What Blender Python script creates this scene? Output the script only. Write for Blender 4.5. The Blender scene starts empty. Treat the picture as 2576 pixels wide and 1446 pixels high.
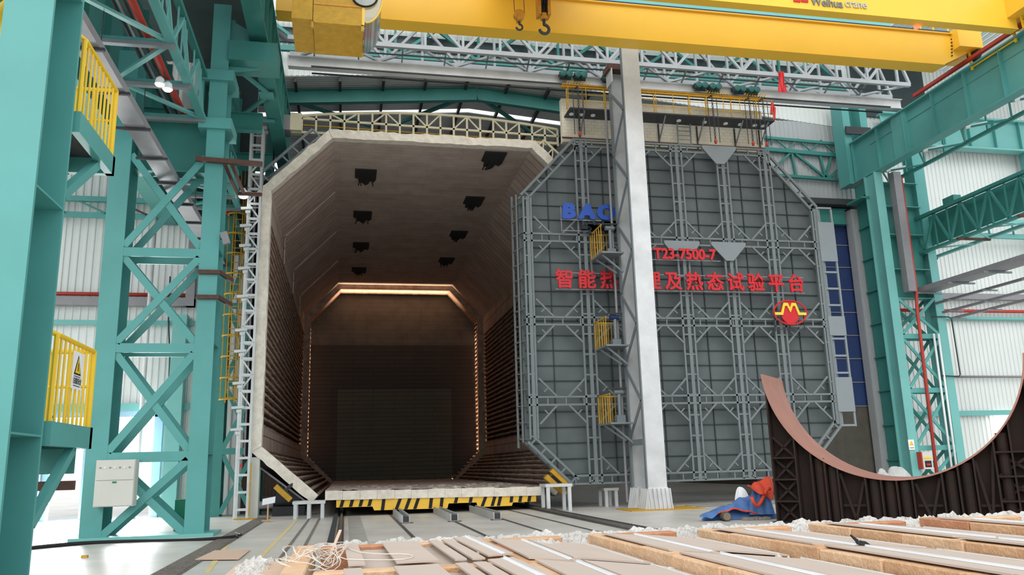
import bpy, bmesh, math, random
from mathutils import Vector, Matrix
random.seed(7)
S = bpy.context.scene
COL = S.collection
# ------------------------------------------------------------------ camera
FPX, YAW, PITCH, ROLL, EYE = 2033.0, 0.2046, 0.21658, 0.0275, 1.65
Fv = Vector((math.sin(YAW)*math.cos(PITCH), math.cos(YAW)*math.cos(PITCH), math.sin(PITCH)))
R0 = Vector((math.cos(YAW), -math.sin(YAW), 0)); U0 = R0.cross(Fv)
Rv = R0*math.cos(ROLL) - U0*math.sin(ROLL); Uv = U0*math.cos(ROLL) + R0*math.sin(ROLL)
CAM = Vector((0, 0, EYE))
cd = bpy.data.cameras.new('camera'); cam = bpy.data.objects.new('camera', cd); COL.objects.link(cam)
cd.sensor_width = 36; cd.lens = FPX/2576*36; cd.clip_end = 500; cd.clip_start = .05
m = Matrix((Rv, Uv, -Fv)).transposed().to_4x4(); m.translation = CAM; cam.matrix_world = m
S.camera = cam
def at(px, py, X=None, Y=None, Z=None):
    """point where the sight line of a photo pixel meets a wall, floor or beam plane"""
    d = Fv + Rv*((px-1288)/FPX) - Uv*((py-723)/FPX)
    if X is not None: t = X/d.x
    elif Y is not None: t = Y/d.y
    else: t = (Z-EYE)/d.z
    return CAM + d*t
# ------------------------------------------------------------------ world, light, exposure
W = bpy.data.worlds.new('sky'); S.world = W; W.use_nodes = True
bg = W.node_tree.nodes['Background']; bg.inputs[0].default_value = (0.93, 0.97, 1.0, 1); bg.inputs[1].default_value = 1.0
sun = bpy.data.lights.new('daylight', 'SUN'); sun.energy = 1.2; sun.angle = math.radians(50); sun.color = (1, .98, .94)
so = bpy.data.objects.new('daylight', sun); COL.objects.link(so)
so.rotation_euler = Vector((.35, .75, -.62)).to_track_quat('-Z', 'Y').to_euler()
S.view_settings.view_transform = 'Standard'; S.view_settings.look = 'None'
S.view_settings.exposure = 0.44; S.view_settings.gamma = 1; S.view_settings.use_curve_mapping = False
# ------------------------------------------------------------------ materials
def lin(c): return tuple(((v/255)/12.92 if v/255 <= .04045 else ((v/255+.055)/1.055)**2.4) for v in c)
MATS = {}
def mat(name, rgb, rough=.6, metal=0., var=.12, scale=2.0, bump=0., bscale=20., dirt=None, dirt_amt=.5, spec=.4):
    if name in MATS: return MATS[name]
    M = bpy.data.materials.new(name); M.use_nodes = True; nt = M.node_tree; b = nt.nodes['Principled BSDF']
    b.inputs['Roughness'].default_value = rough; b.inputs['Metallic'].default_value = metal
    b.inputs['Specular IOR Level'].default_value = spec
    c = lin(rgb)
    tc = nt.nodes.new('ShaderNodeTexCoord'); nz = nt.nodes.new('ShaderNodeTexNoise')
    nz.inputs['Scale'].default_value = scale; nz.inputs['Detail'].default_value = 6; nz.inputs['Roughness'].default_value = .6
    nt.links.new(tc.outputs['Object'], nz.inputs['Vector'])
    cr = nt.nodes.new('ShaderNodeValToRGB')
    cr.color_ramp.elements[0].position = .3; cr.color_ramp.elements[1].position = .7
    d = dirt and lin(dirt) or tuple(v*(1-var) for v in c)
    if dirt: d = tuple(a*(1-dirt_amt)+q*dirt_amt for a, q in zip(c, d))
    cr.color_ramp.elements[0].color = (*d, 1); cr.color_ramp.elements[1].color = (*[min(1, v*(1+var*.5)) for v in c], 1)
    nt.links.new(nz.outputs['Fac'], cr.inputs['Fac']); nt.links.new(cr.outputs['Color'], b.inputs['Base Color'])
    if bump:
        n2 = nt.nodes.new('ShaderNodeTexNoise'); n2.inputs['Scale'].default_value = bscale; n2.inputs['Detail'].default_value = 5
        nt.links.new(tc.outputs['Object'], n2.inputs['Vector'])
        bp = nt.nodes.new('ShaderNodeBump'); bp.inputs['Strength'].default_value = bump; bp.inputs['Distance'].default_value = .05
        nt.links.new(n2.outputs['Fac'], bp.inputs['Height']); nt.links.new(bp.outputs['Normal'], b.inputs['Normal'])
    MATS[name] = M; return M
def brickmat(name, c1, c2, cm, sx, sy, mortar=.02, rough=.9, axes='xy', bump=.3, blot=.55):
    M = bpy.data.materials.new(name); M.use_nodes = True; nt = M.node_tree; b = nt.nodes['Principled BSDF']
    b.inputs['Roughness'].default_value = rough; b.inputs['Specular IOR Level'].default_value = .15
    tc = nt.nodes.new('ShaderNodeTexCoord'); sp = nt.nodes.new('ShaderNodeSeparateXYZ'); cb = nt.nodes.new('ShaderNodeCombineXYZ')
    nt.links.new(tc.outputs['Object'], sp.inputs[0])
    nt.links.new(sp.outputs['xyz'.index(axes[0])], cb.inputs[0]); nt.links.new(sp.outputs['xyz'.index(axes[1])], cb.inputs[1])
    br = nt.nodes.new('ShaderNodeTexBrick'); nt.links.new(cb.outputs[0], br.inputs['Vector'])
    br.inputs['Scale'].default_value = 1; br.inputs['Brick Width'].default_value = sx; br.inputs['Row Height'].default_value = sy
    br.inputs['Mortar Size'].default_value = mortar; br.inputs['Mortar Smooth'].default_value = .4
    br.inputs['Color1'].default_value = (*lin(c1), 1); br.inputs['Color2'].default_value = (*lin(c2), 1); br.inputs['Mortar'].default_value = (*lin(cm), 1)
    nz = nt.nodes.new('ShaderNodeTexNoise'); nz.inputs['Scale'].default_value = 1.3; nz.inputs['Detail'].default_value = 8
    nt.links.new(tc.outputs['Object'], nz.inputs['Vector'])
    mx = nt.nodes.new('ShaderNodeMixRGB'); mx.blend_type = 'MULTIPLY'; mx.inputs[0].default_value = blot
    rp = nt.nodes.new('ShaderNodeValToRGB'); rp.color_ramp.elements[0].position = .3; rp.color_ramp.elements[1].position = .65
    rp.color_ramp.elements[0].color = (.62, .58, .55, 1)
    nt.links.new(nz.outputs['Fac'], rp.inputs[0]); nt.links.new(br.outputs['Color'], mx.inputs[1]); nt.links.new(rp.outputs[0], mx.inputs[2])
    nt.links.new(mx.outputs[0], b.inputs['Base Color'])
    bp = nt.nodes.new('ShaderNodeBump'); bp.inputs['Strength'].default_value = bump; bp.inputs['Distance'].default_value = .03
    nt.links.new(nz.outputs['Fac'], bp.inputs['Height']); nt.links.new(bp.outputs['Normal'], b.inputs['Normal'])
    MATS[name] = M; return M
TEAL = mat('teal paint', (90, 162, 158), .45, var=.10, scale=.7)
TEALD = mat('shaded teal paint', (62, 134, 127), .5, var=.15, scale=.7)  # same teal with shade put into the colour, for members in shadow
TEALP = mat('pale teal paint', (114, 180, 176), .45, var=.08, scale=.7)
GREEN = mat('green box paint', (22, 128, 98), .5)
YEL = mat('crane yellow paint', (246, 196, 62), .38, var=.05, scale=.4, spec=.5)
YELR = mat('railing yellow paint', (238, 196, 40), .4, var=.08)
YELO = mat('ochre yellow paint', (196, 150, 40), .6, var=.2, scale=5)
SILV = mat('aluminium paint', (212, 214, 215), .45, .15, var=.16, scale=1.3)
SILVT = mat('girder silver paint', (172, 177, 181), .45, .15, var=.14, scale=1.3)
SILVD = mat('grey steel primer', (128, 136, 140), .5, .2, var=.1)
GALV = mat('galvanised grey', (140, 139, 143), .5, .1, var=.12, scale=3)
DGREY = mat('door grey paint', (116, 124, 126), .55, var=.12, scale=1.5)
DPAN = mat('door panel grey', (96, 104, 105), .6, var=.2, scale=.8)
DRIB = mat('rib shade grey', (58, 66, 68), .6)  # ribs share the door grey; their cast shade is put into this colour
GUSS = mat('gusset grey', (132, 140, 144), .6, var=.04)
RUSTP = mat('rusty bracket brown', (92, 66, 58), .8, var=.25, scale=6)
WHITEC = mat('white corrugated sheet', (222, 226, 224), .5, var=.05, scale=.5)
GREYC = mat('grey corrugated sheet', (172, 176, 178), .5, var=.08, scale=.5)
ROOFC = mat('roof sheet grey', (204, 204, 201), .6, var=.15, scale=.4)
DARKST = mat('dark steel', (58, 60, 64), .6, var=.2)
BLACK = mat('black rubber', (24, 24, 26), .7)
NAVY = mat('navy rolling door', (38, 58, 104), .55, var=.2, scale=.6)
BROWN = mat('brown door sheet', (86, 82, 74), .7, var=.2)
REDP = mat('red oxide pipe paint', (184, 64, 54), .5, var=.1)
REDS = mat('sign red', (202, 36, 44), .45, var=.05)
BLUES = mat('sign blue', (38, 82, 176), .45, var=.05)
YELS = mat('emblem yellow', (236, 204, 60), .4, var=.03)
CREAM = mat('cream paint', (214, 206, 176), .6, var=.14, scale=2)
FIBR = mat('pale ceramic fibre', (236, 229, 216), .95, var=.12, scale=4, bump=.5, bscale=9, dirt=(190, 176, 162), dirt_amt=.5, spec=.1)
FIBW = mat('white fibre wool', (216, 214, 210), .95, var=.15, scale=8, bump=.9, bscale=30, dirt=(165, 160, 155), spec=.1)
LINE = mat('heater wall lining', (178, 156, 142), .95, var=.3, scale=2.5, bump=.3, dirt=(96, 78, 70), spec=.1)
LINED = mat('shaded heater recess', (84, 68, 60), .95, var=.25, scale=3, spec=.05)  # brown of the heater elements, with the shade of the depth mixed in
LINEP = brickmat('upper lining', (206, 190, 180), (194, 176, 166), (132, 110, 98), .62, 3.0, .03, axes='yz')
CEILM = brickmat('ceiling lining', (204, 192, 183), (194, 179, 170), (180, 162, 152), 2.6, .33, .014, axes='xy')
BACKU = brickmat('back wall upper', (122, 122, 116), (116, 116, 110), (104, 102, 98), 2.0, .34, .015, axes='xz')
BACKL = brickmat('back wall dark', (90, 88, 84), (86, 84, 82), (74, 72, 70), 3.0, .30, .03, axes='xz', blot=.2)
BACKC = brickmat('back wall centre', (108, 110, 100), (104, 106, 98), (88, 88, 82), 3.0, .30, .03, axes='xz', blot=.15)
CONC = mat('concrete floor', (212, 208, 200), .38, var=.10, scale=.6, dirt=(168, 164, 158), dirt_amt=.6)
CONCD = mat('worn concrete', (160, 156, 148), .8, var=.15, scale=1.2)
RAIL = mat('rail steel', (110, 106, 102), .45, .6, var=.2)
STUB = mat('stub beam galvanised', (178, 178, 176), .5, .3)
RUST = mat('dark rusty steel', (37, 32, 30), .85, var=.35, scale=3, dirt=(70, 44, 36), dirt_amt=.35, spec=.2)
RUSTR = mat('red brown plate', (164, 118, 104), .7, var=.12, scale=2)
TARPB = mat('blue tarp', (80, 120, 176), .55, var=.2, scale=4, bump=.3, bscale=8)
TARPO = mat('orange tarp', (228, 78, 50), .55, var=.12, scale=4, bump=.3, bscale=8)
SACK = mat('grey sack', (186, 188, 186), .85, var=.2, scale=6, bump=.4)
CARD = mat('cardboard sheet', (194, 178, 166), .85, var=.06, scale=3)
CARDT = mat('tan cardboard', (206, 178, 156), .85, var=.06, scale=3)
BRK = [mat('fire brick pale', (220, 186, 152), .9, var=.12, scale=14, bump=.3, bscale=60, dirt=(196, 146, 106)),
       mat('fire brick tan', (210, 170, 132), .9, var=.12, scale=14, bump=.3, bscale=60, dirt=(180, 128, 92)),
       mat('fire brick orange', (196, 142, 108), .9, var=.12, scale=14, bump=.3, bscale=60, dirt=(166, 104, 74))]
STRIP = mat('bright metal strip', (238, 238, 240), .3, .15, var=.05)
CABW = mat('cabinet off white', (206, 206, 198), .5, var=.04)
WHITE = mat('white print', (236, 238, 240), .5, var=.02)
INK = mat('black print', (28, 28, 30), .6)
SIGNY = mat('warning yellow', (236, 196, 28), .5, var=.02)
WOOD = mat('wooden post', (206, 176, 132), .7, var=.15, scale=8)
TWINE = mat('white plastic strapping', (226, 216, 204), .5, var=.05)
PALEB = mat('pale blue door frame', (150, 186, 206), .5, var=.06)
HOOKO = mat('hook block orange', (208, 148, 56), .55, var=.25, scale=6)
MOTG = mat('hoist motor green', (34, 92, 88), .5, var=.15, scale=5)
GRAT = mat('drain grating', (120, 114, 106), .85, var=.35, scale=9, bump=.6, bscale=25)
GLASS = mat('cab glass', (200, 214, 214), .08, var=.02, spec=.6)
_b = GLASS.node_tree.nodes['Principled BSDF']; _b.inputs['Transmission Weight'].default_value = .75
def emit(name, rgb, s):
    M = bpy.data.materials.new(name); M.use_nodes = True; b = M.node_tree.nodes['Principled BSDF']
    b.inputs['Base Color'].default_value = (*lin(rgb), 1); b.inputs['Emission Color'].default_value = (*lin(rgb), 1); b.inputs['Emission Strength'].default_value = s
    return M
LAMPM = emit('lamp glow', (255, 252, 245), 6); LAMPR = emit('red beacon glow', (255, 70, 50), 4)
# ------------------------------------------------------------------ mesh builder
class MB:
    def __init__(s): s.v = []; s.f = []; s.second = set()
    def hexa(s, P):
        n = len(s.v); s.v += [tuple(p) for p in P]
        for q in ((0,3,2,1),(4,5,6,7),(0,1,5,4),(1,2,6,5),(2,3,7,6),(3,0,4,7)): s.f.append(tuple(n+i for i in q))
        return s
    def box(s, x0, x1, y0, y1, z0, z1):
        x0, x1 = min(x0,x1), max(x0,x1); y0, y1 = min(y0,y1), max(y0,y1); z0, z1 = min(z0,z1), max(z0,z1)
        return s.hexa([(x0,y0,z0),(x1,y0,z0),(x1,y1,z0),(x0,y1,z0),(x0,y0,z1),(x1,y0,z1),(x1,y1,z1),(x0,y1,z1)])
    def bar(s, p, q, w=.1, h=None, up=(0,0,1)):
        p, q = Vector(p), Vector(q); h = w if h is None else h
        d = (q-p).normalized(); u = Vector(up); u = u - d*u.dot(d)
        if u.length < 1e-3: u = Vector((0,1,0)); u = u - d*u.dot(d)
        u.normalize(); r = d.cross(u); a, b = r*w/2, u*h/2
        return s.hexa([p-a-b, p+a-b, q+a-b, q-a-b, p-a+b, p+a+b, q+a+b, q-a+b])
    def ibeam(s, p, q, w, h, t=.03, up=(0,0,1)):
        p, q = Vector(p), Vector(q); d = (q-p).normalized(); u = Vector(up); u = (u-d*u.dot(d)).normalized()
        o = u*(h/2-t/2)
        s.bar(p+o, q+o, w, t, up); s.bar(p-o, q-o, w, t, up); return s.bar(p, q, t, h-2*t, up)
    def tube(s, pts, r, n=8, cap=True):
        pts = [Vector(p) for p in pts]; base = len(s.v); prev = None
        for i, p in enumerate(pts):
            d = (pts[min(i+1, len(pts)-1)] - pts[max(i-1, 0)]).normalized()
            if prev is None:
                a = Vector((0,0,1)) if abs(d.z) < .9 else Vector((1,0,0)); a = (a-d*a.dot(d)).normalized()
            else: a = (prev-d*prev.dot(d)).normalized()
            prev = a; b = d.cross(a)
            for k in range(n):
                t = 2*math.pi*k/n; s.v.append(tuple(p+a*(r*math.cos(t))+b*(r*math.sin(t))))
        for i in range(len(pts)-1):
            for k in range(n):
                A = base+i*n+k; B = base+i*n+(k+1) % n; s.f.append((A, B, B+n, A+n))
        if cap:
            s.f.append(tuple(base+k for k in reversed(range(n)))); L = base+(len(pts)-1)*n; s.f.append(tuple(L+k for k in range(n)))
        return s
    def cyl(s, p, q, r, n=16): return s.tube([p, q], r, n)
    def prism(s, poly, ax, a, b):
        def P(u, v, w): return {'x': (w,u,v), 'y': (u,w,v), 'z': (u,v,w)}[ax]
        n = len(poly); k = len(s.v); s.v += [P(u,v,a) for u,v in poly] + [P(u,v,b) for u,v in poly]
        s.f.append(tuple(k+i for i in range(n))); s.f.append(tuple(k+n+i for i in reversed(range(n))))
        for i in range(n): j = (i+1) % n; s.f.append((k+i, k+n+i, k+n+j, k+j))
        return s
    def plate(s, pts, t):
        """flat polygon of points in space, given a thickness along its normal"""
        P = [Vector(p) for p in pts]; nn = Vector()
        for i in range(len(P)): nn += P[i].cross(P[(i+1) % len(P)])
        nn.normalize(); k = len(s.v); n = len(P); s.v += [tuple(p) for p in P]+[tuple(p+nn*t) for p in P]
        s.f.append(tuple(k+i for i in reversed(range(n)))); s.f.append(tuple(k+n+i for i in range(n)))
        for i in range(n): j = (i+1) % n; s.f.append((k+i, k+j, k+n+j, k+n+i))
        return s
    def lathe(s, prof, c, ax='z', n=20):
        k = len(s.v); c = Vector(c)
        for r, h in prof:
            for i in range(n):
                t = 2*math.pi*i/n; u, v = r*math.cos(t), r*math.sin(t)
                s.v.append(tuple(c+Vector({'z':(u,v,h),'x':(h,u,v),'y':(v,h,u)}[ax])))
        for j in range(len(prof)-1):
            for i in range(n):
                A = k+j*n+i; B = k+j*n+(i+1) % n; s.f.append((A, B, B+n, A+n))
        s.f.append(tuple(k+i for i in reversed(range(n)))); L = k+(len(prof)-1)*n; s.f.append(tuple(L+i for i in range(n)))
        return s
    def grid(s, fn, nu, nv):
        k = len(s.v)
        for i in range(nu+1):
            for j in range(nv+1): s.v.append(tuple(fn(i/nu, j/nv)))
        for i in range(nu):
            for j in range(nv):
                a = k+i*(nv+1)+j; s.f.append((a, a+1, a+nv+2, a+nv+1))
        return s
    def mesh(s, name, material, off, smooth=False, fix=True):
        me = bpy.data.meshes.new(name)
        me.from_pydata([(x-off.x, y-off.y, z-off.z) for x, y, z in s.v], [], s.f)
        if fix:
            b = bmesh.new(); b.from_mesh(me); bmesh.ops.recalc_face_normals(b, faces=b.faces); b.to_mesh(me); b.free()
        if smooth: me.polygons.foreach_set('use_smooth', [True]*len(me.polygons))
        me.materials.append(material)
        if s.second:
            me.materials.append(s.second_material)
            for i in s.second: me.polygons[i].material_index = 1
        return me
def wloc(o):
    v = Vector(o.location)
    return v + wloc(o.parent) if o.parent else v
def part(mb, name, material, parent, label=None, smooth=False, stuff=False):
    o = bpy.data.objects.new(name, mb.mesh(name, material, wloc(parent), smooth)); COL.objects.link(o); o.parent = parent
    if label: o['label'] = label
    if stuff: o['kind'] = 'stuff'
    return o
def thing(name, label, cat, loc, group=None):
    o = bpy.data.objects.new(name, None); COL.objects.link(o); o.location = loc; o.empty_display_size = .2
    o['label'] = label; o['category'] = cat
    if group: o['group'] = group
    return o
def single(mb, name, material, label, cat, group=None, kind=None, smooth=False):
    xs, ys, zs = zip(*mb.v); off = Vector(((min(xs)+max(xs))/2, (min(ys)+max(ys))/2, min(zs)))
    o = bpy.data.objects.new(name, mb.mesh(name, material, off, smooth)); COL.objects.link(o); o.location = off
    if kind: o['kind'] = kind
    if label: o['label'] = label; o['category'] = cat
    if group: o['group'] = group
    return o
def struct(mb, name, material, label, cat): return single(mb, name, material, label, cat, kind='structure')
def parts(mbs, name, material, parent, label=None):
    return [part(m_, name, material, parent, label) for m_ in mbs]
def B(p, q, w=.1, h=None, up=(0,0,1)): return MB().bar(p, q, w, h, up)
def text_mesh(txt, size, extrude, offset=0., shear=0.):
    cu = bpy.data.curves.new('lettering', 'FONT'); cu.body = txt; cu.size = size; cu.extrude = extrude; cu.offset = offset; cu.shear = shear
    cu.align_x = 'CENTER'; cu.resolution_u = 3
    o = bpy.data.objects.new('lettering', cu); COL.objects.link(o); dg = bpy.context.evaluated_depsgraph_get(); dg.update()
    me = bpy.data.meshes.new_from_object(o.evaluated_get(dg)); bpy.data.objects.remove(o); bpy.data.curves.remove(cu)
    return me
def text_part(txt, name, size, material, parent, pos, sx=1., extrude=.02, offset=0., rz=0., shear=0., label=None, bold=0.):
    """upright lettering facing -Y (rz turns it), baseline centre at pos"""
    me = text_mesh(txt, size, extrude, offset, shear)
    if bold:                       # thicken the strokes with slightly shifted copies
        b = bmesh.new()
        for dx, dy, dz in ((0, 0, 0), (bold, 0, .003), (-bold, 0, .006), (0, bold*.7, .009), (0, -bold*.7, .012)):
            n0 = len(b.verts); b.from_mesh(me); b.verts.ensure_lookup_table(); bmesh.ops.translate(b, vec=(dx, dy, dz), verts=b.verts[n0:])
        b.to_mesh(me); b.free()
    rel = Vector(pos)-wloc(parent)
    me.transform(Matrix.Translation(rel) @ Matrix.Rotation(rz, 4, 'Z') @ Matrix.Rotation(math.pi/2, 4, 'X') @ Matrix.Diagonal((sx, 1, 1, 1)))
    me.name = name; me.materials.clear(); me.materials.append(material)
    o = bpy.data.objects.new(name, me); COL.objects.link(o); o.parent = parent
    if label: o['label'] = label
    return o
def corr(x0, x1, z0, z1, y, period=.25, depth=.04, ztop=None):
    """corrugated sheet standing in the XZ plane; ztop(x) bends its upper edge, z0 may be a function too"""
    mb = MB(); n = max(1, int((x1-x0)/period)); p = (x1-x0)/n; prof = []
    for i in range(n):
        a = x0+i*p; prof += [(a, y), (a+p*.55, y), (a+p*.65, y-depth), (a+p*.9, y-depth)]
    prof.append((x1, y)); k = len(mb.v)
    for t, (dy) in ((0, 0), (1, .05)):
        for x, yy in prof:
            mb.v.append((x, yy+dy, z0(x) if callable(z0) else z0)); mb.v.append((x, yy+dy, ztop(x) if ztop else z1))
    N = len(prof)
    for i in range(N-1):
        a = 2*i; mb.f.append((a, a+2, a+3, a+1)); b = 2*N+2*i; mb.f.append((b, b+1, b+3, b+2))
        mb.f.append((a, b, b+2, a+2)); mb.f.append((a+1, a+3, b+3, b+1))
    mb.f.append((0, 1, 2*N+1, 2*N)); e = 2*N-2; mb.f.append((e, 2*N+e, 2*N+e+1, e+1))
    return mb
#SECTIONS
# ================================================================== THE SETTING
struct(MB().box(-45, 70, -12, 75, -.3, 0), 'floor', CONC, 'pale concrete factory floor', 'floor')
WY = 36.0
mb = corr(-18, -11.5, 0, 20, WY); mb2 = corr(-10.3, -9.26, 0, 20, WY); mb3 = corr(-7.7, -4.2, 0, 30, WY)
mb4 = corr(-11.5, -10.3, 4.0, 20, WY); mb5 = corr(-9.26, -7.7, 4.0, 20, WY)
def merge(*ms):
    o = MB()
    for a in ms:
        k = len(o.v); o.second |= {q+len(o.f) for q in a.second}; o.second_material = getattr(a, 'second_material', getattr(o, 'second_material', None)); o.v += a.v; o.f += [tuple(i+k for i in f) for f in a.f]
    return o
struct(merge(mb, mb2, mb3, mb4, mb5), 'wall_left', WHITEC, 'white corrugated end wall with bright doorways behind the teal lattice column', 'wall')
RAKE = lambda x: 20.45 - .085*abs(x-6.2)
struct(corr(-4.2, 26.4, RAKE, 30, WY), 'wall_back', WHITEC, 'white corrugated wall above the low furnace roof', 'wall')
struct(corr(18.4, 26.4, 14.4, 19.0, WY+.02), 'wall_middle', GREYC, 'grey corrugated wall right of the cream panel', 'wall')
struct(corr(26.4, 52, 0, 27, WY), 'wall_right', WHITEC, 'bright white corrugated end wall of the right bay', 'wall')
struct(MB().box(-6.6, -4.2, 35.8, 35.95, 11.0, 20), 'darkening_panel_1', mat('dark wall panel', (58, 70, 72), .3), 'tall dark wall panel added to darken the end wall behind the lattice column', 'window')  # no window here: dark panel added to darken the bare white wall
# low annex over the furnace
mb = MB(); n = 150
for side in (0, 1):
    for i in range(n):
        xa = (-9 + 15.2*i/n) if side == 0 else (6.2+17.8*i/n); w = (15.2 if side == 0 else 17.8)/n
for j in range(118):
    y = 36.1+j*.22
    if 40.0 < y < 40.4 or 47 < y < 49 or 53 < y < 54: continue  # gaps beyond the first are added out of view to light the annex
    for (xa, xb) in ((-6.9, 6.2), (6.2, 26)):
        za, zb = RAKE(xa), RAKE(xb)
        mb.hexa([(xa,y,za),(xb,y,zb),(xb,y+.13,zb),(xa,y+.13,za),(xa,y,za+.05),(xb,y,zb+.05),(xb,y+.13,zb+.05),(xa,y+.13,za+.05)])
        mb.hexa([(xa,y+.13,za+.06),(xb,y+.13,zb+.06),(xb,y+.22,zb+.06),(xa,y+.22,za+.06),(xa,y+.13,za+.1),(xb,y+.13,zb+.1),(xb,y+.22,zb+.1),(xa,y+.22,za+.1)])
struct(mb, 'ceiling_annex', ROOFC, 'corrugated sheet roof over the furnace', 'ceiling')
mb = corr(-6.85, 26, 0, 20.3, 62.0); struct(MB().box(-6.95, -6.85, 36.1, 62, 0, 20), 'wall_annex_left', GREYC, 'side wall left of the furnace', 'wall')
struct(MB().box(26, 26.1, 36.1, 62, 0, 20), 'wall_annex_right', BROWN, 'dim side wall right of the furnace', 'wall')
struct(mb, 'wall_annex', GREYC, 'grey wall at the far end behind the furnace', 'wall')
for i in range(9):
    x = -2.6+i*2.05; z = RAKE(x)-.13
    single(MB().box(x-.06, x+.06, 36.1, 61.9, z-.13, z+.07), 'roof_purlin', DARKST, 'dark purlin under the annex roof, number %d of nine from the left end' % (i+1), 'roof beam', 'purlins under the annex roof')
mb = MB()
for xa, xb in ((-6.9, 6.2), (6.2, 23)):
    mb.ibeam((xa, 37.2, RAKE(xa)-.5), (xb, 37.2, RAKE(xb)-.5), .3, .7, .03)
single(mb, 'roof_rafter', TEALD, 'teal gabled rafter beam below the annex roof, above the furnace', 'roof beam')
mb = MB()
for a, b in (((-2.8, 37.6), (1.0, 40.8)), ((2.2, 40.8), (5.6, 37.5)), ((6.4, 37.5), (10.2, 41.2)), ((10.4, 41.2), (14.5, 37.5))):
    mb.bar((a[0], a[1], RAKE(a[0])-.5), (b[0], b[1], RAKE(b[0])-.5), .16)
single(mb, 'roof_bracing', TEALD, 'teal zigzag wind bracing under the annex roof', 'bracing')
# left bay roof and right bay roof
struct(MB().box(-20, -3.3, 2, 36, 20.0, 20.2), 'ceiling_left', mat('dark roof deck', (64, 82, 80), .7), 'roof deck over the left bay', 'ceiling')
mb = MB()
for i in range(60):
    x = 26.4+i*.4; mb.box(x, x+.26, 29, 36, 22.6, 22.66); mb.box(x+.26, x+.4, 29, 36, 22.68, 22.74)
struct(mb, 'ceiling_right', WHITEC, 'sheet roof over the right bay', 'ceiling')
# end opening right of the furnace door: lintel, jamb, rolling door
mb = MB().box(19.0, 25.6, 34.5, 36.05, 13.95, 14.25); struct(mb, 'trim_1', DARKST, 'dark lintel cover above the blue rolling door', 'trim')
single(MB().ibeam((19.0, 35.05, 13.45), (24.6, 35.05, 13.45), .3, .8, .03), 'lintel_beam', TEALD, 'teal lintel beam right above the blue rolling door', 'beam')
mb = MB()
for i in range(15):
    x = 24.66+i*.056; mb.box(x, x+.035, 34.55, 34.6, .9, 13.6)
mb.box(24.65, 25.5, 34.6, 35.1, .0, 13.75)
struct(mb, 'trim_2', GREYC, 'grey ribbed door jamb right of the blue rolling door', 'trim')
dr = thing('door_1', 'tall navy blue rolling door at the right of the furnace door', 'door', (22.5, 35.35, 0)); dr['kind'] = 'structure'
for i in range(9): part(MB().box(18.6, 25.3, 35.3, 35.38, 4.0+i*1.15, 5.13+i*1.15), 'door_section', NAVY, dr)
for i in range(9): part(B((18.6, 35.28, 4.0+i*1.15), (25.2, 35.28, 4.0+i*1.15), .04), 'joint_bar', GALV, dr, 'thin pale joint bar')
mb = MB()
for i in range(18): mb.box(18.6+i*.37, 18.6+i*.37+.37, 35.3, 35.36+.02*(i % 2), 0, 4.0)
part(mb, 'lower_panel', BROWN, dr, 'brown lower panel')
part(MB().box(24.85, 25.05, 35.1, 35.29, 0, 13.3), 'door_guide', TEALD, dr)
# bright doorways in the left wall
for i, (x0, x1) in enumerate(((-11.5, -10.3), (-9.26, -7.7))):
    mb = MB().box(x0-.22, x0, 35.8, 36.2, 0, 4.1).box(x1, x1+.32, 35.8, 36.2, 0, 4.1).box(x0-.22, x1+.32, 35.8, 36.2, 4.0, 4.3)
    o = struct(mb, 'trim_%d' % (3+i), PALEB, 'pale blue frame of the %s bright doorway' % ('left' if i == 0 else 'right'), 'trim')
d2 = thing('door_2', 'pale blue door leaf standing open at the left doorway', 'door', (-12.3, 35.6, 0)); d2['kind'] = 'structure'
part(MB().box(-12.9, -11.75, 35.55, 35.65, .05, 3.9), 'door_leaf', PALEB, d2)
part(MB().box(-12.3, -11.9, 35.5, 35.56, 2.2, 3.6), 'door_sticker', WHITE, d2)
for i, (x0, x1) in enumerate(((-11.5, -10.3), (-9.26, -7.7))):
    l = bpy.data.lights.new('doorway_daylight', 'AREA'); l.shape = 'RECTANGLE'; l.size = x1-x0; l.size_y = 3.9; l.energy = 650
    o = bpy.data.objects.new('doorway_daylight', l); COL.objects.link(o); o.location = ((x0+x1)/2, 36.15, 2.0); o.rotation_euler = (math.radians(-90), 0, 0)
# floor markings and drains
for i, (p, q) in enumerate((((-2.29, 15.3), (-3.13, 26.6)), ((-1.62, 14), (-1.62, 30)))):
    mb = MB(); mb.plate([(p[0]-.05, p[1], .002), (p[0]+.05, p[1], .002), (q[0]+.05, q[1], .002), (q[0]-.05, q[1], .002)], .003)
    single(mb, 'floor_line', mat('worn yellow line', (216, 196, 140), .7), 'worn yellow floor line %s' % ('nearer the drain grating' if i == 0 else 'nearer the left rail'), 'floor marking')
mb = MB()
for i in range(90):
    y = 8+i*.27; mb.box(-3.15, -2.72, y, y+.17, .002, .025)
mb.box(-3.2, -2.68, 8, 32.3, .0, .012)
single(mb, 'drain_grating', GRAT, 'long grimy drain grating across the left floor', 'drain')
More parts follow.
